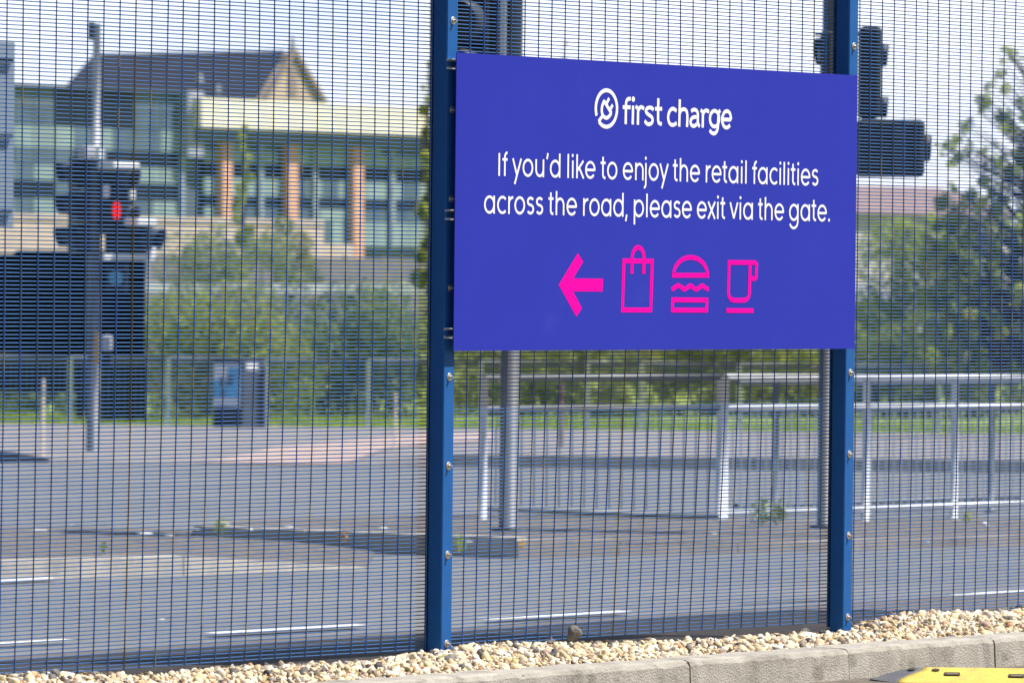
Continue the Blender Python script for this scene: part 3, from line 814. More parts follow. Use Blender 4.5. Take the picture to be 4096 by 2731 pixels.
# pictograms
def g4(x, y): return sp(2150 + x / 2.352, 920 + y / 2.352)
W2 = 0.0166
def ic(pts, cur=False, closed=False, w=W2):
    c = [g4(*p) for p in pts]; ink.stroke(curve(c, 6, closed) if cur else c, w, closed)
ink = Ink(); ink.fill([g4(*p) for p in ((378, 218), (428, 300), (335, 455), (615, 458), (611, 578), (333, 577), (416, 735), (365, 815), (198, 515))])
ink.build('arrow', MT['pink_vinyl'], sign)
ink = Ink(); ic([(811, 290), (1078, 293), (1064, 752), (798, 752)], closed=True)
ic([(886, 411), (890, 268)] + [(945 + 56 * math.cos(math.radians(a)), 262 - 98 * math.sin(math.radians(a))) for a in range(180, -1, -10)] + [(1000, 270), (997, 413)])
ink.build('bag_pictogram', MT['pink_vinyl'], sign)
ink = Ink(); ic([(1438 + 160 * math.cos(math.radians(a)), 426 - 169 * math.sin(math.radians(a))) for a in range(180, -1, -6)], closed=True)
ic([(1258, 557), (1285, 545), (1318, 522), (1350, 536), (1376, 557), (1405, 543), (1433, 523), (1462, 540), (1492, 558), (1520, 541), (1548, 524), (1580, 545), (1608, 560)], cur=True)
ic([(1269, 656), (1591, 659), (1589, 754), (1267, 753)], closed=True)
ink.build('burger_pictogram', MT['pink_vinyl'], sign)
ink = Ink(); ic([(1801, 305), (1794, 585), (1799, 622), (1815, 648), (1845, 661), (1940, 661), (1968, 650), (1986, 622), (1992, 588), (1998, 306)], closed=True)
ic([(1990, 306), (2046, 307), (2059, 322), (2055, 440), (2044, 457), (1996, 457)]); ic([(1776, 757), (2030, 758)])
ink.build('cup_pictogram', MT['pink_vinyl'], sign)

# ================================================================== YELLOW RUBBER RAMP in front of the kerb
def ramp():
    rr_ = ray(3475, 2717); e = CAM + rr_ * ((FC_Z - CAM[2]) / rr_[2])
    A, Bv = R, -FP                                # along the hump, across it towards the viewer
    z0 = FC_Z + 0.001
    root = thing('rubber_ramp', 'yellow rubber kerb ramp with a dark grey tapered end piece below the kerb', 'kerb ramp', (e[0], e[1], z0))
    def hgt(s_, d_):                              # a wedge, high along the back and tapering off at the left end
        back = 0.0415 * smooth01((s_ + .01) / .20) ** .75
        k = (d_ + .065) / .20
        if k < 0: return back * (1 - smooth01(-k / .22)) * .98
        return max(0.0, back * (1 - k) - .004 * smooth01(k * 4) * smooth01(s_ / .1) + .003 * math.sin(max(0, min(1, k)) * PI))
    ds = [-.11, -.10, -.085, -.07, -.06, -.045, -.02, .01, .04, .07, .10, .125, .135]
    def edge(d_): return .19 - .10 * smooth01((d_ + .065) / .17)     # where grey meets yellow
    def patch(f0, f1, n, name, m):
        mb = MB(); vs, fs = [], []; m_ = len(ds)
        for k in range(n + 1):
            for d_ in ds:
                a_, b_ = f0(d_), f1(d_); s_ = a_ + (b_ - a_) * k / n
                p = e + A * s_ + Bv * d_; vs.append((p[0], p[1], z0 + hgt(s_, d_)))
        for k in range(n):
            for j in range(m_ - 1): fs.append((k * m_ + j, (k + 1) * m_ + j, (k + 1) * m_ + j + 1, k * m_ + j + 1))
        mb.add(vs, fs); o = mb.build(name, m, root, smooth=True)
        so = o.modifiers.new('thickness', 'SOLIDIFY'); so.thickness = .004; so.offset = 1
        return o
    patch(lambda d_: .075 * abs((d_ - .03) / .1) ** 1.6 - .0, lambda d_: edge(d_) - .001, 10, 'end_piece', MT['dark_rubber'])
    patch(lambda d_: edge(d_) + .001, lambda d_: 1.3, 40, 'ramp_body', MT['yellow'])
    def lie(s_, d_): p = e + A * s_ + Bv * d_; return np.array((p[0], p[1], z0 + hgt(s_, d_) + .0042))
    for s_, d_, r_, nm in ((.150, -.035, .012, 'hole'), (.232, -.022, .0135, 'hole'), (.285, .030, .027, 'slot'), (.505, .045, .027, 'slot'), (.60, .03, .013, 'hole')):
        c = lie(s_, d_); u_ = lie(s_, d_ + .01) - lie(s_, d_ - .01); u_ /= np.linalg.norm(u_); n_ = np.cross(A, u_); n_ /= np.linalg.norm(n_)
        if n_[2] < 0: n_ = -n_
        mb = MB()
        if nm == 'slot': mb.obox(c, A, r_, u_, r_ * .62, n_, .0008)
        else: mb.tube([c - n_ * .0005, c + n_ * .0008], r_, 16)
        mb.build('bolt_pocket', MT['pocket'], root)  # flat dark-coloured patch laid on the slope for each pocket
        if nm == 'slot':
            mb = MB(); mb.obox(c + n_ * .0012 + u_ * r_ * .25, A, r_ * .72, u_, r_ * .22, n_, .0012); mb.build('bolt_washer', MT['steel'], root)
ramp()

# ================================================================== RAILINGS
def railing(label, a, b, posts, h=(0.985, 0.80, 0.09), r=0.021, pr=0.026, spacing=0.10, m='galv', mbar='galv', name='guardrail', hb=None, bars=True, mrail=None, mpost=None, group='pedestrian guard railings'):
    """rails and posts from ground point a to b; posts = fractions along"""
    a, b = np.array(a, float), np.array(b, float)
    root = thing(name, label, 'railing', a, group)
    d = b - a; L = float(np.linalg.norm(d[:2]))
    def pt(f, z): return a + d * f + np.array((0, 0, z))
    for f in posts:
        mb = MB(); mb.tube([pt(f, -0.05), pt(f, h[0] + 0.005)], pr, 10); mb.build('post', MT[mpost or m], root, True)
        mb = MB(); mb.tube([pt(f, 0.0), pt(f, 0.012)], pr * 2, 10); mb.build('base_flange', MT[m], root)
    hb0, hb1 = hb or (h[2], h[2])
    for nm, z0, z1 in (('top_rail', h[0], h[0]), ('middle_rail', h[1], h[1]), ('bottom_rail', hb0, hb1)):
        mb = MB(); mb.tube([pt(0, z0), pt(1, z1)], r, 8); mb.build(nm, MT[mrail or m], root, True)
    if bars:
        mb = MB(); n = int(L / spacing)
        top = h[1] if bars is True else h[0]
        for i in range(1, n):
            f = i / n
            if min(abs(f - p) for p in posts) * L < 0.05: continue
            mb.tube([pt(f, hb0 + (hb1 - hb0) * f), pt(f, top)], 0.0048 if bars is True else 0.0065, 6, caps=False)
        mb.build('infill_bars', MT[mbar], root)
    return root
A0, A1 = G(1108, 1226), G(1652, 1214.5)
railing('grey guard railing section turning from the pole towards the sunlit corner post, bottom rail tilted', A0, A1, (0.0, 1.0), h=(0.97, .775, .1), hb=(0.165, 0.075), m='galv', mbar='galv_dull_shaded', mrail='galv_dull_shaded', mpost='pale_post')  # darker rail colour stands in for the shade on this turned section
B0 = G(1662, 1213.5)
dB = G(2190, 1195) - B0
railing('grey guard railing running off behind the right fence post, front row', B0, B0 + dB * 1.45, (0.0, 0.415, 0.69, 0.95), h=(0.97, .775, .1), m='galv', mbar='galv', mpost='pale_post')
C0 = G(1690, 1196); 
railing('grey guard railing in the rear row behind the front railing', C0, C0 + dB * 1.3, (0.13, 0.45, 0.9), h=(0.93, .74, .1), m='galv_dull_shaded', mbar='galv_dull_shaded', bars=False)
# far railing along the opposite verge
xs_ = [tX(G(px, 988, 0.0)) for px in (163, 388, 612, 848, 1110, 1352, 1475, 1700, 1930, 2160, 2390)]
tf = 78.5
Xs = [(px * K - 2048) / F_PX * tf for px in (-62, 163, 388, 612, 848, 1107, 1352, 1476, 1700, 1930, 2160, 2390)]
LB = ['in front of the black hoarding at the left picture edge', 'in front of the black hoarding around the left signal pole', 'between the left signal and the poster cabinet', 'right behind the poster cabinet', 'in front of the dark bush left of the left fence post',
      'just right of the left fence post', 'under the left half of the blue sign', 'under the right half of the sign', 'left of the right fence post', 'right of the right fence post', 'in the right corner before the birch tree']
for i in range(len(Xs) - 1):
    a, b = XT(Xs[i], tf), XT(Xs[i + 1] - 0.004, tf)
    railing('far grey railing bay ' + LB[i], a, b, (1.0,) if i else (0.0, 1.0), h=(0.945, 0.90, 0.07), r=0.016, pr=0.032, spacing=0.066, m='galv_dull_shaded' if i not in (0, 1) else 'galv_dull_shaded',
            mbar='galv_dull_shaded', bars='full', name='guardrail', group='far railing bays along the verge')
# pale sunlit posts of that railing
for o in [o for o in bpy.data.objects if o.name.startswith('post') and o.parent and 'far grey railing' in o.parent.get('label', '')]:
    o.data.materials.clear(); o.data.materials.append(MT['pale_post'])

# ================================================================== SIGNALS
def tt(px, py): return tX(G4(px, py))
def rdir(deg):                                     # a level direction: 0 = towards the camera, + = turning to picture right
    w = math.radians(deg); return -FP * math.cos(w) + R * math.sin(w)
def signal_head(root, c, deg, size=0.9, w=0.26, dep=0.17, lit=None, board=None, hoodL=0.24, nasp=3, name='signal_head', border=True, red_dull=False):
    """box with aspects stacked vertically; c = centre of the face, facing rdir(deg)"""
    d = rdir(deg); side = np.cross(UPZ, d)
    c = np.array(c, float)
    mb = MB()
    asp = size / nasp
    for i in range(nasp):
        cc = c - d * dep / 2 + UPZ * (size / 2 - asp * (i + 0.5))
        mb.obox(cc, side, w / 2, d, dep / 2, UPZ, asp / 2 - 0.004)
    head = mb.build(name, MT['black'], root, bevel=0.012)
    if board:
        bw, bh = board
        mb = MB(); mb.obox(c - d * (dep * 0.55), side, bw / 2, d, 0.006, UPZ, bh / 2); mb.build('backing_board', MT['black'], head)
        if border:
            t_ = 0.035; mb = MB()
            o_ = c - d * (dep * 0.55 - 0.009)
            mb.obox(o_ + UPZ * (bh / 2 - t_ / 2), side, bw / 2, d, 0.003, UPZ, t_ / 2)
            mb.obox(o_ - UPZ * (bh / 2 - t_ / 2), side, bw / 2, d, 0.003, UPZ, t_ / 2)
            mb.obox(o_ + side * (bw / 2 - t_ / 2), side, t_ / 2, d, 0.003, UPZ, bh / 2 - t_ - .001)
            mb.obox(o_ - side * (bw / 2 - t_ / 2), side, t_ / 2, d, 0.003, UPZ, bh / 2 - t_ - .001)
            mb.build('white_border', MT['white_plastic'], head)
    for i in range(nasp):
        cc = c + UPZ * (size / 2 - asp * (i + 0.5))
        mb = MB(); mb.visor(cc, d, min(w * .46, asp * 0.44), hoodL, 70); mb.build('hood', MT['charcoal'], head, True)
        mb = MB(); mb.disc(cc, d, min(w * .42, asp * 0.40), 0.006)
        mb.build('lens', MT['red_lamp'] if lit == i else (MT['red_dull'] if (red_dull and i == 0) else MT['lens_dark']), head)
    return head
# --- left signal, on the far side of the road
b = G(213, 1036, 0.11); tl, Xl = tX(b)
def L(px, py, dt=0.0): return P4(px, py, tl + dt)
sg = thing('traffic_signal', 'traffic signal on a tall grey pole showing red, far left beyond the mesh', 'traffic light', b, 'traffic signals at the crossing')
zt = L(372, 596)[2]
mb = MB(); mb.tube([b, np.array((b[0], b[1], zt))], 0.062, 14); mb.build('pole', MT['pole_dark'], sg, True)
mb = MB(); p1 = L(380, 596); mb.tube([np.array((b[0], b[1], zt)), np.array((b[0], b[1], L(384, 96)[2]))], 0.036, 10); mb.build('mast_extension', MT['light_grey'], sg, True)
mb = MB(); mb.obox(L(366, 125), R, .030, FP, .05, UPZ, .085); mb.build('detector', MT['pole_grey'], sg)
d45 = rdir(38); s45 = np.cross(UPZ, d45)
mb = MB(); mb.obox(L(360, 614, -.1), s45, .10, d45, .075, UPZ, .058); mb.obox(L(362, 594, -.1), s45, .07, d45, .05, UPZ, .02); mb.build('detector_housing', MT['light_grey'], sg, bevel=0.015)
mb = MB(); mb.obox(L(398, 612, -.2), s45, .022, d45, .03, UPZ, .055); mb.build('detector_face', MT['white_plastic'], sg)
signal_head(sg, L(290, 822), -62, size=0.92, w=0.23, dep=0.15, hoodL=0.17)
def face_box(px, py, dt, deg, hw, hd, hh, name, m, bev=0.0):
    d = rdir(deg); mb = MB(); mb.obox(L(px, py, dt), np.cross(UPZ, d), hw, d, hd, UPZ, hh); return mb.build(name, MT[m], sg, bevel=bev)
signal_head(sg, L(488, 790, -.10), 58, size=0.72, w=0.24, dep=0.17, hoodL=0.17, nasp=2)
face_box(478, 850, -.05, 20, .13, .07, .42, 'head_housing', 'black', .03)
mb = MB(); mb.disc(L(464, 843, -.42), rdir(70), 0.085, 0.01); mb.build('red_lamp', MT['red_lamp'], sg)
face_box(474, 664, -.18, 45, .17, .12, .034, 'white_cap', 'white_plastic', .02)
face_box(424, 765, -.22, 45, .028, .02, .06, 'white_strip', 'white_plastic'); face_box(528, 778, -.22, 45, .024, .02, .045, 'white_strip', 'white_plastic')
signal_head(sg, L(578, 960, -.15), 62, size=0.27, w=0.27, dep=0.26, hoodL=0.20, nasp=1, name='filter_head')
face_box(562, 888, -.25, 45, .125, .10, .036, 'white_cap', 'white_plastic', .015)
face_box(510, 1028, -.25, 40, .29, .03, .028, 'white_border', 'white_plastic'); face_box(606, 1008, -.22, 45, .03, .03, .05, 'white_border', 'white_plastic')
mb = MB(); mb.disc(L(463, 1112, -.2), rdir(10), .068, .02); mb.build('blue_roundel', MT['blue_disc'], sg)
mb = MB(); mb.obox(L(466, 1112, 0.0), R, .10, FP, .05, UPZ, .14); mb.build('pedestrian_unit', MT['black'], sg)
mb = MB(); mb.obox(L(387, 1392, -.10), R, .020, FP, .03, UPZ, .155); mb.build('push_button_box', MT['yellow_edge'], sg)
mb = MB(); mb.obox(L(428, 1372, -.10), R, .048, FP, .05, UPZ, .075); mb.build('push_button_unit', MT['light_grey'], sg, bevel=0.02)
mb = MB(); mb.obox(L(428, 1440, -.10), R, .045, FP, .05, UPZ, .06); mb.build('push_button_base', MT['black'], sg)
# --- middle signal close behind the left post
b = G(1167, 1219, 0.10); tm, _ = tX(b)
def Mid(px, py, dt=0.0): return P4(px, py, tm + dt)
sg = thing('traffic_signal', 'grey signal pole with a white bordered black head, passing behind the sign', 'traffic light', b, 'traffic signals at the crossing')
mb = MB(); mb.tube([b, np.array((b[0], b[1], 3.7))], 0.056, 16); mb.build('pole', MT['pole_grey'], sg, True)
mb = MB(); mb.tube([np.array((b[0], b[1], b[2])), np.array((b[0], b[1], b[2] + .02))], 0.10, 16); mb.build('base_flange', MT['pole_grey'], sg)
mb = MB()
for py in (30, 105):
    c = Mid(2020, py, -.06); mb.obox(c, R, .03, FP, .05, UPZ, .022); c = Mid(2016, py + 45, -.06); mb.obox(c, R, .012, FP, .05, UPZ, .03)
mb.build('bracket', MT['black'], sg)
sd = signal_head(sg, Mid(1862, 86, -.25), -14, size=0.86, w=0.27, dep=0.12, board=(0.46, 1.02), hoodL=0.25, red_dull=True)
# --- right signal behind the right post
b = G(1893, 1213, 0.10); tr, _ = tX(b)
def Rt(px, py, dt=0.0): return P4(px, py, tr + dt)
sg = thing('traffic_signal', 'black signal heads and a wide black box on a pole behind the right fence post', 'traffic light', b, 'traffic signals at the crossing')
mb = MB(); mb.tube([b, np.array((b[0], b[1], 4.1))], 0.044, 14); mb.build('pole', MT['pole_grey'], sg, True)
mb = MB(); mb.tube([b, b + UPZ * .02], 0.09, 16); mb.build('base_flange', MT['pole_grey'], sg)
def rbox(px0, px1, py0, py1, hd, dt, name, m, bev=0.012):
    a, c = Rt(px0, py0, dt), Rt(px1, py1, dt); mb = MB()
    mb.obox((a + c) / 2, R, abs(float((c - a) @ R)) / 2, FP, hd, UPZ, abs(c[2] - a[2]) / 2); return mb.build(name, MT[m], sg, bevel=bev)
rbox(3284, 3322, 125, 560, .10, -.12, 'head_housing', 'charcoal')
for py in (208, 400):
    mb = MB(); mb.visor(Rt(3284, py, -.12), rdir(-80), .085, .035, 40); mb.build('hood', MT['charcoal'], sg, True)
    mb = MB(); mb.disc(Rt(3284, py, -.12), rdir(-80), .070, .012); mb.build('lens', MT['lens_dark'], sg)
hd_ = rbox(3436, 3522, 106, 476, .11, .02, 'head_housing', 'black', .03)
for py, rr_ in ((222, .072), (430, .066)):
    mb = MB(); mb.visor(Rt(3512, py, .02), rdir(96), rr_, .062, 30, .01); mb.disc(Rt(3512, py, .02), rdir(96), rr_ * .96, .05); mb.build('hood', MT['black'], hd_, True)
bx_ = rbox(3425, 3694, 478, 710, .12, -.02, 'box_housing', 'black', .03)
rbox(3580, 3620, 486, 702, .012, -.155, 'box_strip', 'charcoal', .002)
mb = MB(); mb.visor(Rt(3684, 592, -.02), rdir(96), .085, .06, 30, .01); mb.disc(Rt(3684, 592, -.02), rdir(96), .082, .05); mb.build('box_hood', MT['black'], sg, True)
rbox(3260, 3440, 132, 144, .015, .04, 'bracket', 'black', .002); rbox(3300, 3440, 520, 534, .015, .04, 'bracket', 'black', .002)

# ================================================================== LEFT EDGE SIGN BACK, HOARDING, CABINET, POSTS
ts = 36.0
pE = P4(60, 168, ts); YS = float(pE[1]); zT = float(pE[2]); zBm = float(on_plane(60, 913, YS)[2]); xE = float(pE[0]); xS = xE - 1.9
DXv, DYv = np.array((1.0, 0, 0)), np.array((0, 1.0, 0))
rs = thing('road_sign', 'back of a large grey road sign with dark channel ends at the left picture edge', 'road sign', ((xE + xS) / 2, YS, zg((xE + xS) / 2, YS)))
mb = MB(); mb.box(xS, xE, YS, YS + .004, zBm, zT); mb.build('panel', MT['sign_back'], rs)
for py in (243, 545, 845):
    z = float(on_plane(30, py, YS)[2])
    mb = MB(); mb.box(xS + .03, xE - .035, YS - .034, YS - .001, z + .010, z + .016); mb.box(xS + .03, xE - .035, YS - .034, YS - .001, z - .016, z - .010); mb.build('channel_rail', MT['sign_back'], rs)
    mb = MB(); mb.box(xS + .035, xE - .04, YS - .026, YS - .002, z - .0095, z + .0095); mb.build('rail_slot', MT['black'], rs)
for x in (xS + .3, xE - .5):
    mb = MB(); mb.tube([(x, YS - .076, zg(x, YS) - .05), (x, YS - .076, zT)], .04, 12); mb.build('post', MT['pole_grey'], rs, True)

th = 81.0
def H(px, py, dt=0.0): return P(px, py, th + dt)
hb = thing('hoarding', 'large black rectangular board standing behind the far railing at the left', 'hoarding', XT(float((H(170, 800) - CAM) @ R), th))
mb = MB(); mb.extrude([H(-170, 585), H(26, 585), H(40, 575), H(333, 576), H(331, 836), H(-170, 836)], FP * .25); mb.build('board', MT['black_panel'], hb)
mb = MB(); mb.extrude([H(176, 837), H(334, 837), H(333, 968), H(176, 968)], FP * .22); mb.extrude([H(-170, 837), H(175, 837), H(175, 905), H(-170, 890)], FP * .22); mb.build('lower_panel', MT['black_panel'], hb)
mb = MB(); mb.extrude([H(334, 586, -.01), H(342, 586, -.01), H(337, 652, -.01), H(333, 652, -.01)], FP * .2); mb.build('edge_trim', MT['light_grey'], hb)
mb = MB()
for px in (-40, 330):
    p = H(px, 800, .12); gx = XT(float((p - CAM) @ R), th + .12); mb = MB(); mb.tube([gx, np.array((gx[0], gx[1], p[2]))], .03, 8); mb.build('leg', MT['black'], hb)

b = XT((549 * K - 2048) / F_PX * 76.5, 76.5) + np.array((0, 0, .11))
tcb = 76.5
def Cb(px, py, dt=0.0): return P(px, py, tcb + dt)
cb = thing('street_cabinet', 'dark grey street cabinet with a blue poster and a white notice', 'cabinet', b)
zb, ztop = b[2], Cb(550, 827)[2]
fl, fm, fr, fs_ = Cb(487, 1000), Cb(555, 1002), Cb(607, 1001), None
def V2(p, z): return (p[0], p[1], z)
pf0, pf1, pf2 = Cb(488, 990), Cb(553, 990, -.16), Cb(607, 990, .04)
pf3 = pf0 + (pf2 - pf1)
mb = MB(); mb.prism([(p[0], p[1]) for p in (pf0, pf1, pf2, pf3)], zb, ztop); mb.build('body', MT['cabinet'], cb, bevel=0.008)
mb = MB(); mb.prism([(p[0], p[1]) for p in (pf0 - R * .01, pf1 - FP * .012, pf2 + R * .01, pf3 + FP * .01)], ztop + .001, ztop + .022); mb.build('lid', MT['cabinet_side'], cb)
def face_panel(a, b, f0, f1, z0, z1, out, th_, m, name, parent):
    d = b - a; nrm = np.cross(d, UPZ); nrm = nrm / np.linalg.norm(nrm)
    if nrm @ FP > 0: nrm = -nrm
    q0, q1 = a + d * f0, a + d * f1
    mb = MB(); pts = [V2(q0, z0), V2(q1, z0), V2(q1, z1), V2(q0, z1)]
    mb.extrude([np.array(p) + nrm * out for p in pts], nrm * th_)
    return mb.build(name, m, parent)
H0 = ztop - zb
face_panel(pf1, pf2, .05, .97, zb + .02, ztop - .02, .001, .012, MT['cabinet_side'], 'door', cb)
ps = face_panel(pf0, pf1, .04, .97, zb + H0 * .30, zb + H0 * .945, .001, .010, MT['poster_white'], 'poster', cb)
face_panel(pf0, pf1, .045, .965, zb + H0 * .44, zb + H0 * .70, .012, .003, MT['poster_blue'], 'poster_band', ps)
face_panel(pf0, pf1, .55, .96, zb + H0 * .70, zb + H0 * .90, .012, .003, MT['poster_blue'], 'poster_band', ps)
for f0, f1, z0, z1 in ((.25, .42, .60, .74), (.52, .72, .62, .78), (.30, .46, .46, .54), (.10, .9, .315, .33)):
    face_panel(pf0, pf1, f0, f1, zb + H0 * z0, zb + H0 * z1, .016, .002, MT['poster_dark'] if z0 > .4 else MT['poster_blue'], 'poster_figure', ps)
face_panel(pf1, pf2, .18, .66, zb + H0 * .855, zb + H0 * .97, .014, .006, MT['white_plastic'], 'notice', cb)
mb = MB(); mb.obox((Cb(611, 910, .06)), R, .014, FP, .10, UPZ, H0 * .46); mb.build('side_trim', MT['light_grey'], cb)

def simple_post(px, top, base, wpx, label, m, name='marker_post', cap=None):
    g = G(px, base, .10); t, X = tX(g); z1 = P(px, top, t)[2]; r = wpx * K / F_PX * t / 2
    root = thing(name, label, 'post', g)
    mb = MB(); mb.tube([g - UPZ * .03, V2(g, z1 - r * .6), V2(g, z1)], [r, r, r * .55], 10); mb.build('shaft', MT[m], root, True)
    mb = MB(); mb.tube([V2(g, z1 - .16), V2(g, z1 - .10)], r * 1.06, 10); mb.build('reflective_band', MT[cap or m], root)
    return root
simple_post(97.5, 868, 1040, 9, 'thin beige post on the pavement left of the left signal pole', 'beige_post', cap='light_grey')
simple_post(907, 900, 1033, 7, 'thin beige post on the far pavement left of the left fence post', 'beige_post', cap='light_grey')
simple_post(1288, 880, 1030, 13, 'brown wooden post behind the railing under the sign', 'wood', name='wooden_post')

# litter on the railed island
def litter(px, py, w, h, label, m, seed):
    g = G(px, py, .115); t, _ = tX(g); r = np.random.default_rng(seed)
    V, Fc = icosphere(2); d = 1 + 0.25 * np.sin(V @ (r.normal(size=3) * 4)) * r.uniform(.4, 1)
    V = V * d[:, None] * np.array((w, w * .7, h)); V[:, 2] = np.maximum(V[:, 2], -h * .5)
    o = arrays_mesh('litter', V, Fc, MT[m], smooth=False); o.location = (g[0], g[1], g[2] + h * .5); o.rotation_euler = (0, 0, r.uniform(0, 3))
    return tag(o, label, 'litter')
litter(2262, 1207, .030, .014, 'white crumpled wrapper on the railed island at the right', 'litter_white', 1)
litter(2128, 1245, .018, .006, 'small pale blue scrap by the kerb at the right', 'litter_blue', 2)
litter(240, 1205, .035, .004, 'flat white scrap on the road behind the near island', 'litter_white', 3)
litter(450, 1216, .03, .004, 'flat white scrap nearest the shaded kerb end', 'litter_white', 4)
for i_, (px_, py_, w_) in enumerate(((170, 1208, .03), (330, 1226, .05), (505, 1204, .06), (662, 1210, .035), (90, 1219, .05), (575, 1218, .025), (390, 1230, .03), (880, 1214, .04), (1075, 1244, .025), (1640, 1226, .02))):
    litter(px_, py_, w_, .006, ('pale scrap on the road behind the near island', 'pale scrap on the railed island')[px_ > 700], 'litter_white', 30 + i_)['group'] = ('pale scraps behind the near island', 'pale scraps on the railed island')[px_ > 700]
litter(370, 1422, .02, .004, 'white scrap on the near lane left of the first dash', 'litter_white', 5)

# ================================================================== VEGETATION
def leaf_cloud(centers, radii, n, size, pal, seed, droop=0.0, flat=1.0, shell=0.55):
    """leaf quads spread through ellipsoid clumps; returns V, F, colours"""
    r = np.random.default_rng(seed)
    C_ = np.array(centers, float); Rd = np.array(radii, float)
    vol = Rd.prod(1); idx = r.choice(len(C_), n, p=vol / vol.sum())
    u = r.normal(size=(n, 3)); u /= np.linalg.norm(u, axis=1)[:, None]
    rad = r.uniform(0, 1, n) ** (1 / 3.0) * (1 - shell) + shell * r.uniform(.75, 1.05, n)
    pos = C_[idx] + u * rad[:, None] * Rd[idx]
    ax = r.normal(size=(n, 3)); ax /= np.linalg.norm(ax, axis=1)[:, None]
    nb = u * .6 + r.normal(size=(n, 3)) * .6 + np.array((0, 0, .5)); bx = np.cross(ax, nb); bx /= np.linalg.norm(bx, axis=1)[:, None] + 1e-9
    sz = size * r.uniform(.6, 1.35, n)
    a, b = ax * sz[:, None], bx * (sz * .5)[:, None]
    V = np.stack([pos - a, pos + b * 1.0, pos + a, pos - b * 1.0], 1).reshape(-1, 3)
    Fq = np.arange(n * 4).reshape(n, 4)
    pal = np.array(pal) * np.array((2.9, 2.7, 2.2)); clump = r.integers(len(pal), size=len(C_))
    pick = np.where(r.random(n) < .55, clump[idx], r.integers(len(pal), size=n))
    col = pal[pick] * r.uniform(.75, 1.3, n)[:, None]
    return V, Fq, col
OLIVE = [(0.10, 0.135, 0.022), (0.075, 0.10, 0.02), (0.14, 0.17, 0.03), (0.055, 0.075, 0.018), (0.12, 0.12, 0.035)]
DARK = [(0.042, 0.068, 0.022), (0.062, 0.092, 0.034), (0.085, 0.118, 0.045), (0.026, 0.042, 0.018), (0.11, 0.14, 0.055)]
LIME = [(0.17, 0.20, 0.028), (0.12, 0.155, 0.025), (0.20, 0.22, 0.04), (0.09, 0.12, 0.02)]
GREY = [(0.12, 0.14, 0.075), (0.09, 0.12, 0.05), (0.15, 0.165, 0.09), (0.07, 0.09, 0.04)]
def shrub(name, label, cat, px0, px1, top, bot, t, n, size, pal, seed, depth=1.0, k=26, group=None, stems=True, ragged=.25, ztop=None):
    """bush filling the given extent at distance t, rooted in the ground"""
    r = np.random.default_rng(seed)
    X0, X1 = (px0 * K - 2048) / F_PX * t, (px1 * K - 2048) / F_PX * t
    g = XT((X0 + X1) / 2, t)
    z1 = P((px0 + px1) / 2, top, t)[2]; z0 = g[2] if bot is None else P((px0 + px1) / 2, bot, t)[2]
    root = thing(name, label, cat, g, group)
    C_, Rd = [], []
    Hh = z1 - z0; Wd = X1 - X0
    for i in range(k):
        f = (i + r.uniform(-.4, .4)) / k
        X = X0 + Wd * (0.06 + .88 * f); lev = r.uniform(0, 1) ** .8
        rr = max(.10, min(Wd, Hh) * r.uniform(.13, .24))
        z = z0 + rr * .6 + (Hh - rr * 1.5) * lev * (1 - ragged * r.random())
        p = XT(X, t + r.uniform(-.5, .5) * depth, z); C_.append(p); Rd.append((rr * 1.15, rr * 1.15, rr))
    V, Fq, col = leaf_cloud(C_, Rd, n, size, pal, seed + 1)
    arrays_mesh('foliage', V - g, Fq, MT['leaf'], root, col)
    if stems:
        mb = MB()
        for i in range(0, k, 2):
            c = C_[i]; s = g + (c - g) * np.array((.55, .55, 0)); s[2] = g[2] - .03
            mb.tube([s, s * .4 + c * .6 + np.array((0, 0, .05)), c], [.022, .014, .006], 5)
        mb.build('stems', MT['bark'], root)
    return root
shrub('hedge', 'dense olive green bush behind the poster cabinet and far railing', 'bush', 330, 700, 625, 995, 84, 18000, .034, OLIVE, 41, 1.4, 44)
shrub('hedge', 'dark bluish green bush between the poster cabinet and the left fence post', 'bush', 640, 1010, 610, 995, 86, 20000, .034, DARK, 43, 1.4, 44)
shrub('hedge', 'olive hedge under the left half of the sign behind the railings', 'bush', 1010, 1480, 690, 970, 87, 14000, .036, [tuple(.5 * (a + b) for a, b in zip(x, y)) for x, y in zip(OLIVE, DARK)], 47, 1.4, 40)
shrub('hedge', 'mixed green hedge under the right half of the sign', 'bush', 1460, 1930, 690, 968, 88, 14000, .036, OLIVE, 53, 1.4, 40)
shrub('hedge', 'dark hedge behind the railings at the right edge', 'bush', 1920, 2400, 700, 930, 88, 14000, .036, [tuple(.85 * v for v in c) for c in OLIVE], 59, 1.4, 40)
shrub('hedge', 'dark low hedge behind the black hoarding at the left', 'bush', -80, 345, 850, 985, 85, 5000, .036, DARK, 113, 1.0, 20)
shrub('bush', 'pale grey green bush above the hedge left of the left fence post', 'bush', 380, 700, 520, 720, 96, 3600, .035, GREY, 61, 1.0, 22, ragged=.5)
shrub('bush', 'tall green bush right of the sign under the birch', 'bush', 1955, 2220, 485, 850, 92, 11000, .036, OLIVE + LIME, 67, 1.0, 34, ragged=.1)
shrub('bush', 'dark bush in the right corner under the birch', 'bush', 2170, 2420, 540, 860, 90, 9000, .036, OLIVE, 71, 1.0, 28)

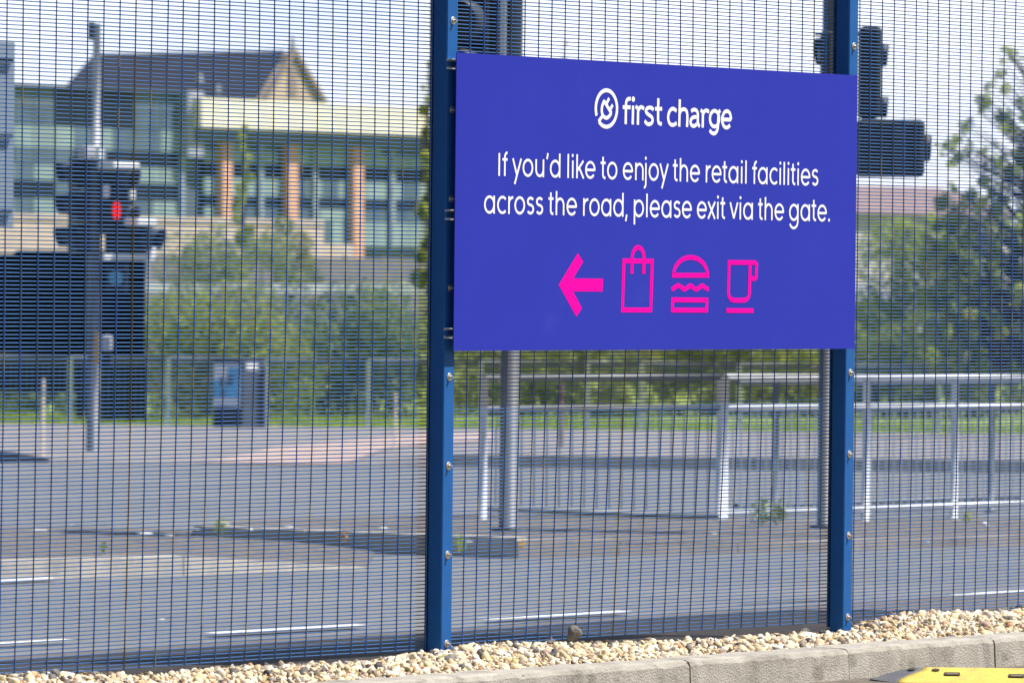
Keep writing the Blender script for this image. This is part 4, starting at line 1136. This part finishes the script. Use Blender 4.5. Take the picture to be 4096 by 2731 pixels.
def tree(name, label, px, top, t, spec, n, size, pal, seed, trunk_r=.05, lean=0.0, group='trees behind the road', shell=.35):
    """spec: clumps (px, py, radius px) at distance t; trunk with limbs running to each clump"""
    r = np.random.default_rng(seed)
    g = XT((px * K - 2048) / F_PX * t, t)
    root = thing(name, label, 'tree', g, group)
    C_, Rd = [], []
    for cx, cy, cr in spec:
        c = P(cx, cy, t + r.uniform(-.4, .4)); rr = cr * K / F_PX * t
        C_.append(c); Rd.append((rr, rr, rr * 1.05))
    V, Fq, col = leaf_cloud(C_, Rd, n, size, pal, seed + 3, shell=shell)
    arrays_mesh('crown', V - g, Fq, MT['leaf'], root, col)
    ztop = max(c[2] for c in C_); mb = MB()
    tip = P(px, top, t); pts = [g - UPZ * .05 + (tip - g) * f + np.array((math.sin(f * 5 + seed) * .03, 0, 0)) for f in (0, .25, .5, .75, 1.0)]
    mb.tube(pts, [trunk_r, trunk_r * .8, trunk_r * .6, trunk_r * .4, trunk_r * .12], 8)
    mb.build('trunk', MT['bark'], root, True)
    mb = MB()
    for c in C_:
        f = min(.95, max(.2, (c[2] - g[2]) / max(.1, ztop - g[2]) - .18)); s = g + (tip - g) * f
        mb.tube([s, s * .5 + c * .5 - UPZ * .03, c], [trunk_r * .35, trunk_r * .22, trunk_r * .08], 5)
    mb.build('limbs', MT['bark'], root)
    return root
def column_spec(px, y0, y1, w, n, seed, grow=1.6):
    r = np.random.default_rng(seed); out = []
    for i in range(n):
        f = i / (n - 1)
        out.append((px + r.uniform(-1, 1) * w * (.25 + f * grow * .5), y0 + (y1 - y0) * f, w * r.uniform(.35, .75) * (.35 + .8 * f)))
    return out
tree('sapling', 'slim yellow green sapling in front of the orange columns', 560, 290, 110, column_spec(562, 290, 620, 34, 15, 1), 2600, .042, LIME, 73, .035)
tree('sapling', 'low sapling spreading before the middle orange column', 668, 480, 108, [(650, 520, 26), (690, 560, 30), (640, 580, 34), (700, 600, 24), (620, 540, 20), (660, 640, 36), (720, 640, 26)], 2200, .040, OLIVE, 79, .03)
tree('sapling', 'leafy sapling left of the first orange column', 505, 500, 105, [(500, 530, 20), (470, 560, 30), (520, 580, 30), (440, 590, 28), (540, 620, 34), (480, 640, 36), (585, 560, 22)], 2200, .040, GREY, 83, .03)
tree('birch_tree', 'yellow green tree rising beside the left fence post', 985, 130, 95, column_spec(982, 150, 640, 30, 20, 5, 1.2), 3800, .040, LIME, 89, .05)
bs = []
rb = np.random.default_rng(17)
def left_edge(y): return float(np.interp(y, (90, 180, 260, 330, 400, 470, 540, 860), (2296, 2276, 2225, 2165, 2200, 2150, 2120, 2140)))
for i in range(520):
    y = 110 + 750 * rb.random() ** .8; xl = left_edge(y)
    x = xl + (2500 - xl) * rb.random() ** 1.25
    if y < 450 and math.sin(x * .045 + y * .021) + math.sin(y * .05 - x * .017) > .75: continue     # gaps where the sky shows
    bs.append((x, y, rb.uniform(6, 13) * (.75 + 1.1 * (y - 100) / 700)))
bs += [(2150, 330, 7), (2165, 352, 10), (2185, 375, 12), (2300, 112, 7), (2305, 140, 9), (2298, 170, 12), (2310, 205, 14)]
tree('birch_tree', 'tall airy tree filling the right edge behind the railings', 2405, 40, 74, bs, 34000, .032, [tuple(1.4 * v for v in c) for c in LIME + OLIVE + GREY], 97, .05, shell=.05)
tree('conifer', 'distant pointed tree just showing above the sign', 1294, 92, 150, column_spec(1294, 100, 560, 26, 12, 9, 1.8), 2600, .06, OLIVE, 101, .06)
tree('thin_tree', 'thin grey tree with sparse leaves behind the railing under the sign', 1385, 560, 90, column_spec(1388, 600, 900, 40, 10, 13, 1.2), 1800, .036, GREY, 103, .03)
tree('round_tree', 'round green tree under the left half of the sign', 1180, 560, 92, [(1180, 660, 60), (1120, 720, 60), (1240, 720, 60), (1080, 760, 50), (1290, 770, 55)], 3200, .04, OLIVE, 107, .05)

# weeds on the islands: a few small tufts each its own plant
for i, (px, py, hgt, lab, pal) in enumerate([(505, 1222, .10, 'small yellow green weed at the shaded kerb end', LIME), (1750, 1196, .16, 'bushy weed with brown stems below the sunlit railing', GREY),
        (1790, 1194, .14, 'green weed right of the bushy weed below the railing', OLIVE), (1060, 1262, .09, 'yellow weed at the foot of the signal pole', LIME), (1200, 1258, .05, 'orange tinted weed patch near the signal pole base', [(0.3, 0.2, 0.03), (0.2, 0.18, .03)]),
        (2225, 1196, .08, 'yellow flowered weed by the white wrapper', LIME), (790, 1243, .07, 'reddish weed on the shaded kerb', [(0.2, 0.09, .05), (0.12, .11, .04)]), (240, 1290 - 24, .06, 'weed on the near island kerb', OLIVE)]):
    g = G(px, py, .10); root = tag(bpy.data.objects.new('weed', None), lab, 'weed', 'weeds on the traffic islands'); COL.objects.link(root); root.location = tuple(g)
    V, Fq, col = leaf_cloud([(0, 0, hgt * .5), (hgt * .3, 0.02, hgt * .35), (-hgt * .3, 0, hgt * .3)], [(hgt * .35, hgt * .35, hgt * .5)] * 3, 110, hgt * .13, pal, 200 + i, shell=.2)
    arrays_mesh('leaves', V, Fq, MT['leaf'], root, col)
    mb = MB(); mb.tube([g - UPZ * .01, g + UPZ * hgt * .9], .003, 5); mb.build('stem', MT['bark'], root)

# grass verge: blades over a soil bank
r = np.random.default_rng(5)
n = 26000
X = r.uniform(-7.5, 7.5, n); t = r.uniform(77.6, 84, n)
base = CAM[None, :] + R[None, :] * X[:, None] + FP[None, :] * t[:, None]
base[:, 2] = -0.35 - 0.40 + 0.02
hgt = r.uniform(.04, .15, n) * np.where((np.sin(X * 1.7) > -.3), 1.0, .7)
w = r.uniform(.008, .02, n); ang = r.uniform(0, PI, n)
sd_ = np.stack([np.cos(ang) * w, np.sin(ang) * w, np.zeros(n)], 1); tip = base + np.stack([r.normal(0, .03, n), r.normal(0, .03, n), hgt], 1)
V = np.stack([base - sd_, base + sd_, tip], 1).reshape(-1, 3)
gcol = np.array([(0.42, 0.52, 0.05), (0.34, 0.45, 0.045), (0.48, 0.55, 0.075)])[r.integers(3, size=n)] * r.uniform(.8, 1.2, n)[:, None]
tag(arrays_mesh('grass', V, np.arange(n * 3).reshape(n, 3), MT['grass'], colors=gcol), 'bright green grass verge behind the far pavement', 'grass', kind='stuff')
rows = [[XT(X_, t_, z_) for X_ in np.linspace(-30, 30, 9)] for t_, z_ in ((77.5, -.735), (78.2, -.725), (84, -.70), (90, -.66), (96, -.9))]
tag(grid_mesh('verge', rows, MT['earth']), 'grassy bank behind the far pavement', 'verge', kind='structure')

# ================================================================== BOUNDARY WALL, BARRIER, HOUSES
tw = 125.0
def Wp(px, py, dt=0.0): return P(px, py, tw + dt)
DX = np.array((1.0, 0, 0)); DY = np.array((0, 1.0, 0))
wl_ = thing('stone_wall', 'pale pinkish stone boundary wall behind the bushes', 'wall', XT(-8, tw))
zgw = -.95
YW = float(P(-60, 500, tw)[1])
def wall_piece(px0, px1, top, name, m, th_=.35, dt=0.0, bot=None):
    a = on_plane(px0 * K, top * K, YW + dt); b = on_plane(px1 * K, top * K, YW + dt); b[2] = a[2]; mb = MB()
    z0 = zgw if bot is None else a[2] - .06; a[2] += 0 if bot is None else .05; b[2] = a[2]
    mb.hexa([V2(a, z0), V2(b, z0), V2(b + DY * th_, z0), V2(a + DY * th_, z0), a, b, V2(b + DY * th_, b[2]), V2(a + DY * th_, a[2])])
    return mb.build(name, m, wl_)
wall_piece(-60, 745, 497, 'wall_body', MT['pink_wall'])
wall_piece(745.2, 812, 560, 'end_pier', MT['pink_wall'])
wall_piece(812.5, 1010, 612, 'low_wall', MT['lilac_wall'])
wall_piece(-60, 745, 494, 'coping', MT['pink_wall'], .41, -.03, 497)
fb = thing('timber_fence', 'dark brown timber fence in front of the pale stone wall', 'fence', P(-60, 600, 112))
YF = float(P(-60, 577, 112)[1])
def Fw(px, py, dy=0.0): return on_plane(px * K, py * K, YF + dy)
fa, fbb = Fw(-60, 580), Fw(1010, 600); fbb[2] = fa[2]
mb = MB(); mb.hexa([V2(fa, -.95), V2(fbb, -.95), V2(fbb + DY * .05, -.95), V2(fa + DY * .05, -.95), fa, fbb, fbb + DY * .05, fa + DY * .05]); mb.build('board_panel', MT['brown_wall'], fb)
for i in range(12):
    f = (i + .5) / 12; p = fa + (fbb - fa) * f; mb = MB(); mb.obox(V2(p + DY * .10, (p[2] - .95) / 2 + .02), DX, .05, DY, .045, UPZ, (p[2] + .95) / 2 + .01); mb.build('fence_post', MT['brown_wall'], fb)
br = thing('crash_barrier', 'pale steel crash barrier running behind the bushes', 'barrier', XT(-4, 101))
YR = float(P(330, 648, 101)[1])
a, b = on_plane(330 * K, 648 * K, YR), on_plane(1010 * K, 660 * K, YR); b[2] = a[2]
mb = MB(); mb.hexa([a - UPZ * .16, b - UPZ * .16, b - UPZ * .16 + DY * .06, a - UPZ * .16 + DY * .06, a, b, b + DY * .06, a + DY * .06]); mb.build('rail', MT['galv'], br)
for i in range(5):
    p = a + (b - a) * (i + .5) / 5; mb = MB(); mb.obox(V2(p + DY * .1, (p[2] - .95) / 2), DX, .05, DY, .035, UPZ, (p[2] + .95) / 2 - .05); mb.build('post', MT['galv_dull_shaded'], br)

def house(label, t, pxl, pxr, eave, ridge, roof_m, wall_m, seed, group='houses beyond the hedge'):
    a = P(pxl, eave, t); b = on_plane(pxr * K, eave * K, float(a[1])); b[2] = a[2]; zr = P((pxl + pxr) / 2, ridge, t + 6)[2]
    root = thing('house', label, 'house', V2((a + b) / 2, -.95), group)
    dpt = DY * 6.0; z0 = -.95
    mb = MB(); mb.hexa([V2(a, z0), V2(b, z0), V2(b + dpt, z0), V2(a + dpt, z0), V2(a, a[2]), V2(b, a[2]), V2(b + dpt, a[2]), V2(a + dpt, a[2])]); mb.build('wall', MT[wall_m], root)
    mb = MB(); o = DX * .25; f = DY * .3
    e0, e1, e2, e3 = V2(a - o - f, a[2] + .01), V2(b + o - f, a[2] + .01), V2(b + o + dpt + f, a[2] + .01), V2(a - o + dpt + f, a[2] + .01)
    r0, r1 = V2(a - o + dpt / 2, zr), V2(b + o + dpt / 2, zr)
    mb.add([e0, e1, e2, e3, r0, r1], [(0, 1, 5, 4), (2, 3, 4, 5), (0, 4, 3), (1, 2, 5), (3, 2, 1, 0)]); rf = mb.build('roof', MT[roof_m], root)
    mb = MB(); c = (np.array(r0) * .7 + np.array(r1) * .3); mb.obox(c + UPZ * .15, R, .3, FP, .3, UPZ, .45); mb.build('chimney', MT['brown_wall'], rf)
    W_ = float(np.linalg.norm(b - a))
    for i in range(3):
        c = a + (b - a) * (i + .5) / 3; mb = MB()
        mb.obox(V2(c - DY * .012, a[2] - .9), DX, W_ * .09, DY, .02, UPZ, .5); w_ = mb.build('window', MT['white_plastic'], root)
        mb = MB(); mb.obox(V2(c - DY * .036, a[2] - .9), DX, W_ * .09 - .07, DY, .004, UPZ, .43); mb.build('pane', MT['window'], w_)
    return root
house('house with a pinkish brown tiled roof right of the sign behind the bushes', 190, 1820, 2330, 486, 424, 'roof_pink', 'house_wall', 1)
house('lower house with a grey roof right of the sign, below the pinkish roof', 130, 1850, 2062, 690, 606, 'roof_grey', 'house_wall', 2)

# ================================================================== OFFICE BUILDING AND CHURCH
tb = 300.0
p0 = P(440, 300, tb); YB = float(p0[1])
def B(px, py, dy=0.0):                            # a point on the facade plane (parallel to the fence), dy behind it
    return on_plane(px * K, py * K, YB + dy)
of = thing('office_building', 'modern office with green glazing, a cream fascia and orange columns behind the bushes', 'building', V2(B(500, 600), -.95))
def fpanel(px0, px1, y0, y1, y0r, y1r, dy, th_, name, m, parent=None):
    """facade panel: left edge px0 (y0 top, y1 bottom), right edge px1"""
    p = [B(px0, y0, dy), B(px1, y0r, dy), B(px1, y1r, dy), B(px0, y1, dy)]
    mb = MB(); mb.extrude([V2(p[3], p[3][2]), V2(p[2], p[2][2]), V2(p[1], p[1][2]), V2(p[0], p[0][2])], DY * th_)
    return mb.build(name, MT[m] if isinstance(m, str) else m, parent or of)
def lev(px, y_at_440):                            # image height of a level line of the facade that passes (440, y)
    z = B(440, y_at_440)[2]; lo, hi = -500.0, 2000.0
    for _ in range(50):
        mid = .5 * (lo + hi)
        if B(px, mid)[2] > z: lo = mid
        else: hi = mid
    return lo
def band(px0, px1, ya, yb, dy, th_, name, m, parent=None):
    return fpanel(px0, px1, lev(px0, ya), lev(px0, yb), lev(px1, ya), lev(px1, yb), dy, th_, name, m, parent)
# right wing
pA, pB = B(440, 300, .6), B(1330, 300, .6)
mb = MB(); mb.hexa([V2(pA, -.95), V2(pB, -.95), V2(pB + DY * 14, -.95), V2(pA + DY * 14, -.95), V2(pA, B(440, 232)[2]), V2(pB, B(440, 232)[2]), V2(pB + DY * 14, B(440, 232)[2]), V2(pA + DY * 14, B(440, 232)[2])]); mb.build('wall', MT['cladding_grey'], of)
band(463, 1300, 223, 291, -.9, 1.4, 'cream_fascia', 'cream')
band(455, 1310, 292, 324, -.55, 1.1, 'dark_fascia', 'fascia_dark')
rows_ = [(325, 341, 'glass_grey'), (342, 373, 'glass_green'), (374, 402, 'glass_dark'), (403, 448, 'glass_green'), (449, 472, 'glass_dark'), (473, 500, 'glass_grey'), (501, 560, 'glass_green')]
rw = np.random.default_rng(8)
for ya, yb, m in rows_:
    px = 470
    while px < 1290:
        w_ = rw.choice([28, 36, 48]); e = min(px + w_, 1290)
        mm = m
        if m == 'glass_green' and rw.random() < .25: mm = 'glass_grey'
        if m == 'glass_grey' and rw.random() < .35: mm = 'glass_green'
        wn_ = band(px, e - 1.2, ya, yb - 1, .30, .2, 'window', mm); px = e
for px in (505, 598, 722, 900, 1010):
    band(px, px + 8, 326, 560, .1, .19, 'mullion', 'mullion')
for px, ytop, ybot in ((510, 323, 500), (661, 325, 560), (812, 327, 580)):
    a = B(px + 12, 430, -.15); zt_, zb_ = B(px + 12, ytop, -.15)[2], -.95
    fpanel(px + 2, px + 24, ytop, 640, ytop + .8, 640, -.10, .5, 'column', 'terracotta')
# left wing
pA, pB = B(-80, 300, .5), B(438, 300, .5)
zt_ = B(300, 207)[2]
mb = MB(); mb.hexa([V2(pA, -.95), V2(pB, -.95), V2(pB + DY * 12, -.95), V2(pA + DY * 12, -.95), V2(pA, zt_), V2(pB, zt_), V2(pB + DY * 12, zt_), V2(pA + DY * 12, zt_)]); mb.build('wall', MT['cladding_grey'], of)
band(-78, 436, 210, 214, -.1, .9, 'roof_edge', 'fascia_dark')
for ya, yb, m in ((215, 262, None), (263, 300, None), (301, 352, 'glass_green'), (353, 386, 'glass_dark'), (387, 424, 'glass_green'), (425, 462, 'glass_dark'), (463, 500, 'glass_green'), (501, 560, 'glass_grey')):
    for x0_, x1_ in ((-60, 32), (34, 76), (78, 124), (126, 170), (172, 214), (216, 258), (260, 306), (308, 350), (352, 368), (370, 424)):
        mm = m
        if m is None:
            mm = 'glass_dark' if (126 <= x0_ < 306) else ('glass_grey' if x0_ in (352, 370) else ('cladding_grey' if x0_ < 126 and yb < 270 else 'glass_grey'))
        elif m == 'glass_green' and rw.random() < .3: mm = 'glass_grey'
        elif m == 'glass_dark' and rw.random() < .3: mm = 'glass_grey'
        band(x0_, x1_, ya + 1, yb, .20, .25, 'window', mm)
band(432, 468, 209, 360, -.4, .85, 'stair_tower', 'lilac_wall')
band(236, 242, 340, 500, .0, .19, 'mullion', 'mullion'); band(416, 424, 300, 500, .0, .19, 'mullion', 'mullion')

tc_ = 345.0
ch = thing('church', 'stone gabled church with a dark slate roof and a spiked finial behind the office', 'church', V2(P(560, 300, tc_), -.95))
YC = float(P(672, 200, tc_)[1])
def Cw(px, py, dy=0.0): return on_plane(px * K, py * K, YC + dy)
g0, g1, ga = Cw(604, 234), Cw(744, 240), Cw(672, 121)
zE = g0[2]; g1 = V2(g1, zE); g0 = np.array(V2(g0, zE)); g1 = np.array(g1)
lo, hi = 2.0, 60.0                                  # nave length from where the ridge ends in view
for _ in range(50):
    m_ = .5 * (lo + hi); p = ga + DY * m_; v = p - CAM; v = v / float(v @ F)
    if float(v @ CX) * F_PX + 2048 > 216 * K: lo = m_
    else: hi = m_
LN = lo
mb = MB(); mb.extrude([V2(g0, -.95), V2(g1, -.95), g1, ga, g0], DY * .6); mb.build('gable_wall', MT['church_stone'], ch)
mb = MB(); up = UPZ * .12; s0 = DY * .62; s1 = DY * LN; ov = DX * .3 + UPZ * -.25
mid = DY * (LN + (ga[2] - zE) * .35)
mb.add([g0 + s0 + up, ga + s0 + up, ga + s1 + up, g0 + mid + up, g1 + s0 + up, g1 + mid + up], [(0, 1, 2, 3), (1, 4, 5, 2), (3, 2, 5), (0, 3, 5, 4)]); mb.build('roof', MT['slate'], ch)
mb = MB(); e0, e1 = g0 + s0 + DX * .15, g1 + s0 - DX * .15; mb.hexa([V2(e0, -.95), V2(e1, -.95), V2(e1 + mid - s0, -.95), V2(e0 + mid - s0, -.95), V2(e0, zE), V2(e1, zE), V2(e1 + mid - s0, zE), V2(e0 + mid - s0, zE)]); mb.build('nave_wall', MT['church_stone'], ch)
for e in (g0, g1):
    d = ga - e; L_ = np.linalg.norm(d); d = d / L_
    nn_ = np.cross(d, DY); nn_ /= np.linalg.norm(nn_)
    mb = MB(); mb.obox((e + ga) / 2 - DY * .12 + UPZ * .1, d, L_ / 2, nn_, .14, DY, .12); mb.build('coping', MT['church_trim'], ch)
mb = MB(); c = Cw(672, 185, -.03); mb.obox(c, DX, .35, DY, .04, UPZ, .8); mb.build('window', MT['church_trim'], ch)
mb = MB(); f0, f1 = Cw(672, 122, -.02), Cw(672, 82, -.02); mb.tube([f0, f0 * .6 + f1 * .4, f1], [.26, .12, .04], 8); mb.obox(f0 * .35 + f1 * .65, DX, .2, DY, .04, UPZ, .045); mb.build('finial', MT['church_trim'], ch)
for px, py in ((458, 168), (500, 195)):
    mb = MB(); mb.tube([P(px, py + 22, tc_ + .5), P(px, py, tc_ + .5)], [.22, .10], 8); mb.build('roof_vent', MT['light_grey'], ch)
